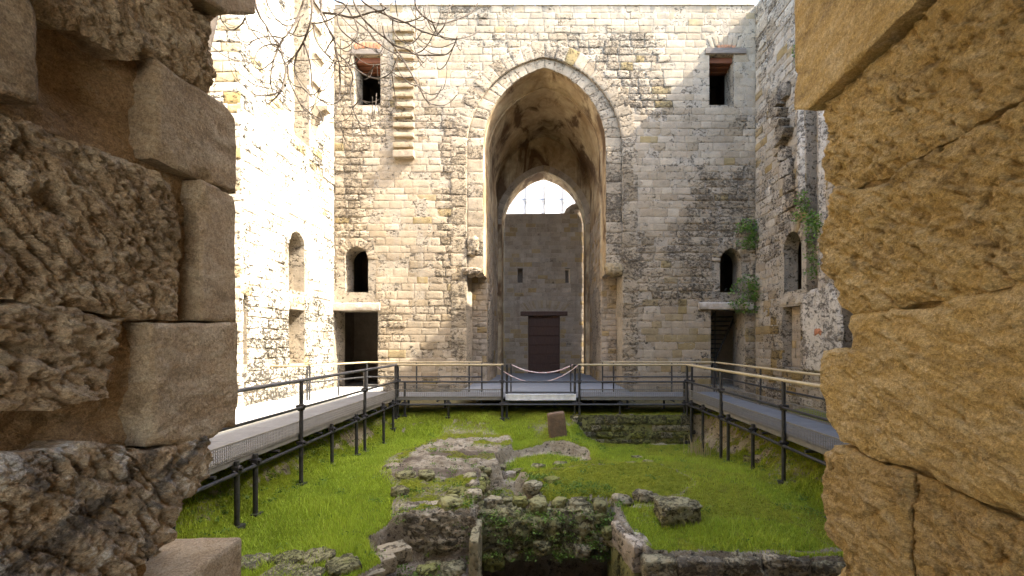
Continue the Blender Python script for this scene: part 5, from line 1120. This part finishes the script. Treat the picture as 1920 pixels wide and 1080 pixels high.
strokes = [([(330, 0), (360, 100), (400, 160), (440, 230), (490, 290), (510, 370), (540, 420)], 5.6, 11), ([(255, 0), (270, 110), (300, 180), (370, 210), (430, 270), (500, 330)], 5.5, 8), ([(300, 265), (380, 235), (460, 232), (510, 240), (545, 205), (590, 130), (620, 60), (640, -10)][::-1], 5.7, 10),
 ([(510, 240), (460, 350), (440, 420), (430, 500), (440, 560), (500, 575)], 5.7, 8), ([(690, -10), (690, 60), (680, 150), (640, 260), (600, 330), (560, 380), (530, 430), (510, 540), (500, 575)], 5.8, 11), ([(290, 490), (310, 580), (360, 605), (430, 600), (500, 575)][::-1], 5.7, 6), ([(395, 610), (410, 655), (460, 620), (500, 570)][::-1], 5.7, 6),
 ([(320, 420), (370, 440), (430, 400), (450, 380)][::-1], 5.6, 6), ([(320, 420), (330, 370), (360, 310), (430, 280), (490, 290)][::-1], 5.6, 7), ([(520, 390), (525, 470), (500, 560), (440, 600)], 5.65, 7), ([(750, -10), (750, 80), (790, 170), (830, 240), (850, 330), (900, 380), (960, 430), (1040, 480), (1120, 497), (1190, 460), (1240, 380)], 6.2, 9),
 ([(830, -10), (900, 30), (960, 120), (1050, 200), (1110, 270), (1200, 330), (1260, 330), (1340, 345)], 6.4, 9), ([(950, -10), (1010, 110), (1100, 200), (1180, 260), (1250, 350), (1300, 430), (1340, 500), (1380, 570), (1420, 640), (1500, 668), (1560, 650), (1610, 600)], 6.0, 10), ([(1420, 640), (1470, 620), (1500, 580), (1515, 545)], 6.0, 6),
 ([(1000, -10), (1090, 60), (1200, 110), (1300, 150), (1370, 190), (1480, 225), (1600, 245), (1700, 225), (1755, 190)], 6.3, 9), ([(1130, 20), (1160, 90), (1240, 140), (1330, 130), (1400, 90), (1420, 30)], 6.3, 7), ([(1340, -10), (1360, 60), (1420, 120), (1500, 150), (1600, 125), (1700, 80), (1740, 20)], 6.4, 10),
 ([(1140, 170), (1160, 240), (1220, 290), (1290, 310), (1350, 345), (1440, 350), (1540, 345), (1590, 290), (1610, 230)], 6.1, 8), ([(1350, 345), (1400, 395), (1425, 330)], 6.1, 5), ([(700, -10), (740, 60), (780, 110), (800, 200), (840, 260), (840, 300), (820, 290)], 6.2, 8), ([(850, 330), (870, 450), (870, 540), (860, 640), (830, 740), (870, 800), (890, 840)], 6.2, 6),
 ([(900, 380), (950, 480), (935, 560), (950, 680), (990, 770), (1040, 790), (1090, 690), (1100, 590)], 6.2, 6), ([(950, 680), (985, 640), (992, 600)], 6.2, 5), ([(400, -10), (450, 100), (520, 160), (580, 150), (640, 90)], 5.6, 9), ([(540, 420), (545, 500), (590, 600), (640, 690), (720, 740), (770, 770)], 5.7, 7), ([(640, 260), (680, 400), (700, 580), (760, 640), (810, 650)], 5.8, 7),
 ([(600, 330), (580, 430), (620, 540), (690, 600), (740, 560), (770, 470)], 5.8, 6), ([(750, 80), (850, 90), (950, 110), (1060, 80), (1150, 60), (1220, 0)], 6.2, 10), ([(850, 90), (870, 180), (960, 260), (1040, 300), (1110, 310)], 6.2, 7), ([(680, 150), (760, 140), (830, 110), (900, 40)], 5.9, 7), ([(700, 150), (720, 260), (800, 360), (880, 420), (960, 400), (1010, 350)], 6.1, 7), ([(830, 240), (780, 330), (830, 380), (770, 470)], 6.1, 6),
 ([(560, 380), (660, 380), (760, 370)], 5.8, 5), ([(1200, 110), (1210, 200), (1260, 260), (1330, 270), (1390, 200)], 6.3, 6), ([(960, 120), (980, 200), (930, 260), (870, 250)], 6.4, 6), ([(1040, 480), (1090, 420), (1160, 400)], 6.2, 5), ([(1480, 225), (1530, 160), (1560, 60), (1600, 0)], 6.3, 6), ([(1240, 350), (1200, 450), (1210, 560), (1220, 650), (1180, 730), (1100, 790)], 6.1, 5), ([(270, 110), (240, 160), (180, 190), (120, 130), (100, 60), (40, 40), (-40, 70)], 5.5, 6), ([(400, 160), (480, 300), (560, 520), (640, 560), (700, 640), (760, 760), (700, 790), (620, 700)], 5.7, 5)]
for i, (pts, Y, wd) in enumerate(strokes):
    n = len(pts); W = []
    for j, (zx, zy) in enumerate(pts):
        px, py = z2p(zx, zy); W.append(on_y(px, py, Y+.35*math.sin(j*.8+i)*j/n))
    if pts[0][1] <= 0:                                              # leads back up to the crown
        s = W[0]; mid = s.lerp(crown, .5)+Vector((0, .1, .45)); W = [crown+Vector(rt_.normal(0, .12, 3)), mid, s+Vector((0, 0, .28))]+W
    c = curve(W, 5); r0 = wd*.5/F/3.375*Y*1.65; rr = [max(.004, r0*(1.0-.62*k/len(c))) for k in range(len(c))]
    smooth_angle(MB().tube(c, rr, 6).build('branch', M['bark'], tree))
    for _ in range(3):                                              # short side shoots, tips turned up
        b = c[rt_.integers(len(c)//2, len(c))]
        if b.z > 6.4: continue
        d = Vector(rt_.normal(0, 1, 3)); d.z = -abs(d.z)*.6; d.normalize(); l = rt_.uniform(.15, .6)
        q = curve([b, b+d*l*.5, b+d*l+Vector((0, 0, l*.35)), b+d*l*1.15+Vector((0, 0, l*.8))], 4); MB().tube(q, list(np.linspace(r0*.5, .003, len(q))), 5).build('twig', M['bark'], tree, True)

# ------------------------------------------------------------------ plants rooted in the walls
def wall_plant(label, c, rad, n, seed, group='green plants rooted in the walls'):
    r2 = np.random.default_rng(seed); t = thing('wall_plant', label, 'plant', c, group)
    C = r2.normal(0, .5, (n, 3)); C = C/np.maximum(1, np.linalg.norm(C, axis=1))[:, None]*np.array(rad); lob = fbm(C+seed, 3.0, 2, seed); C = C[lob > -.22]; C[:, 2] -= 0.25*np.abs(C[:, 0])
    link('foliage', leaf_mesh('foliage', C+np.array(c), (.06, .11), seed), M['caper'], t)
    g = MB()
    for k in range(7):
        e = C[r2.integers(len(C))]+np.array(c); base = np.array(c)+np.array([.0, .12 if abs(c[0]) < 8 else 0, .1]); g.tube([base, (base+e)/2+np.array([0, 0, .08]), e], [.012, .008, .004], 4)
    g.build('stems', M['bark'], t)
p1 = on_y(1402, 437, YB-.18); wall_plant('bushy green plant hanging in the corner above the right arched window', tuple(p1), (.5, .22, .62), 900, 1)
p1 = on_y(1403, 550, YB-.22); wall_plant('largest bushy plant, trailing over the lintel of the right doorway', tuple(p1), (.75, .28, .75), 1500, 2)
p1 = on_x(1502, 388, XR-.15); wall_plant('thin plant in the groove of the right wall, uppermost of its plants', tuple(p1), (.15, .5, .5), 280, 3)
p1 = on_x(1524, 425, XR-.15); wall_plant('plant in the middle of the groove on the right wall', tuple(p1), (.2, .35, .5), 500, 4)
p1 = on_x(1521, 492, XR-.12); wall_plant('lowest plant in the groove on the right wall', tuple(p1), (.18, .3, .55), 420, 5)
p1 = on_x(1500, 95, XR-.12); wall_plant('sparse plant high up beside the right pier', tuple(p1), (.15, .4, .35), 130, 6)
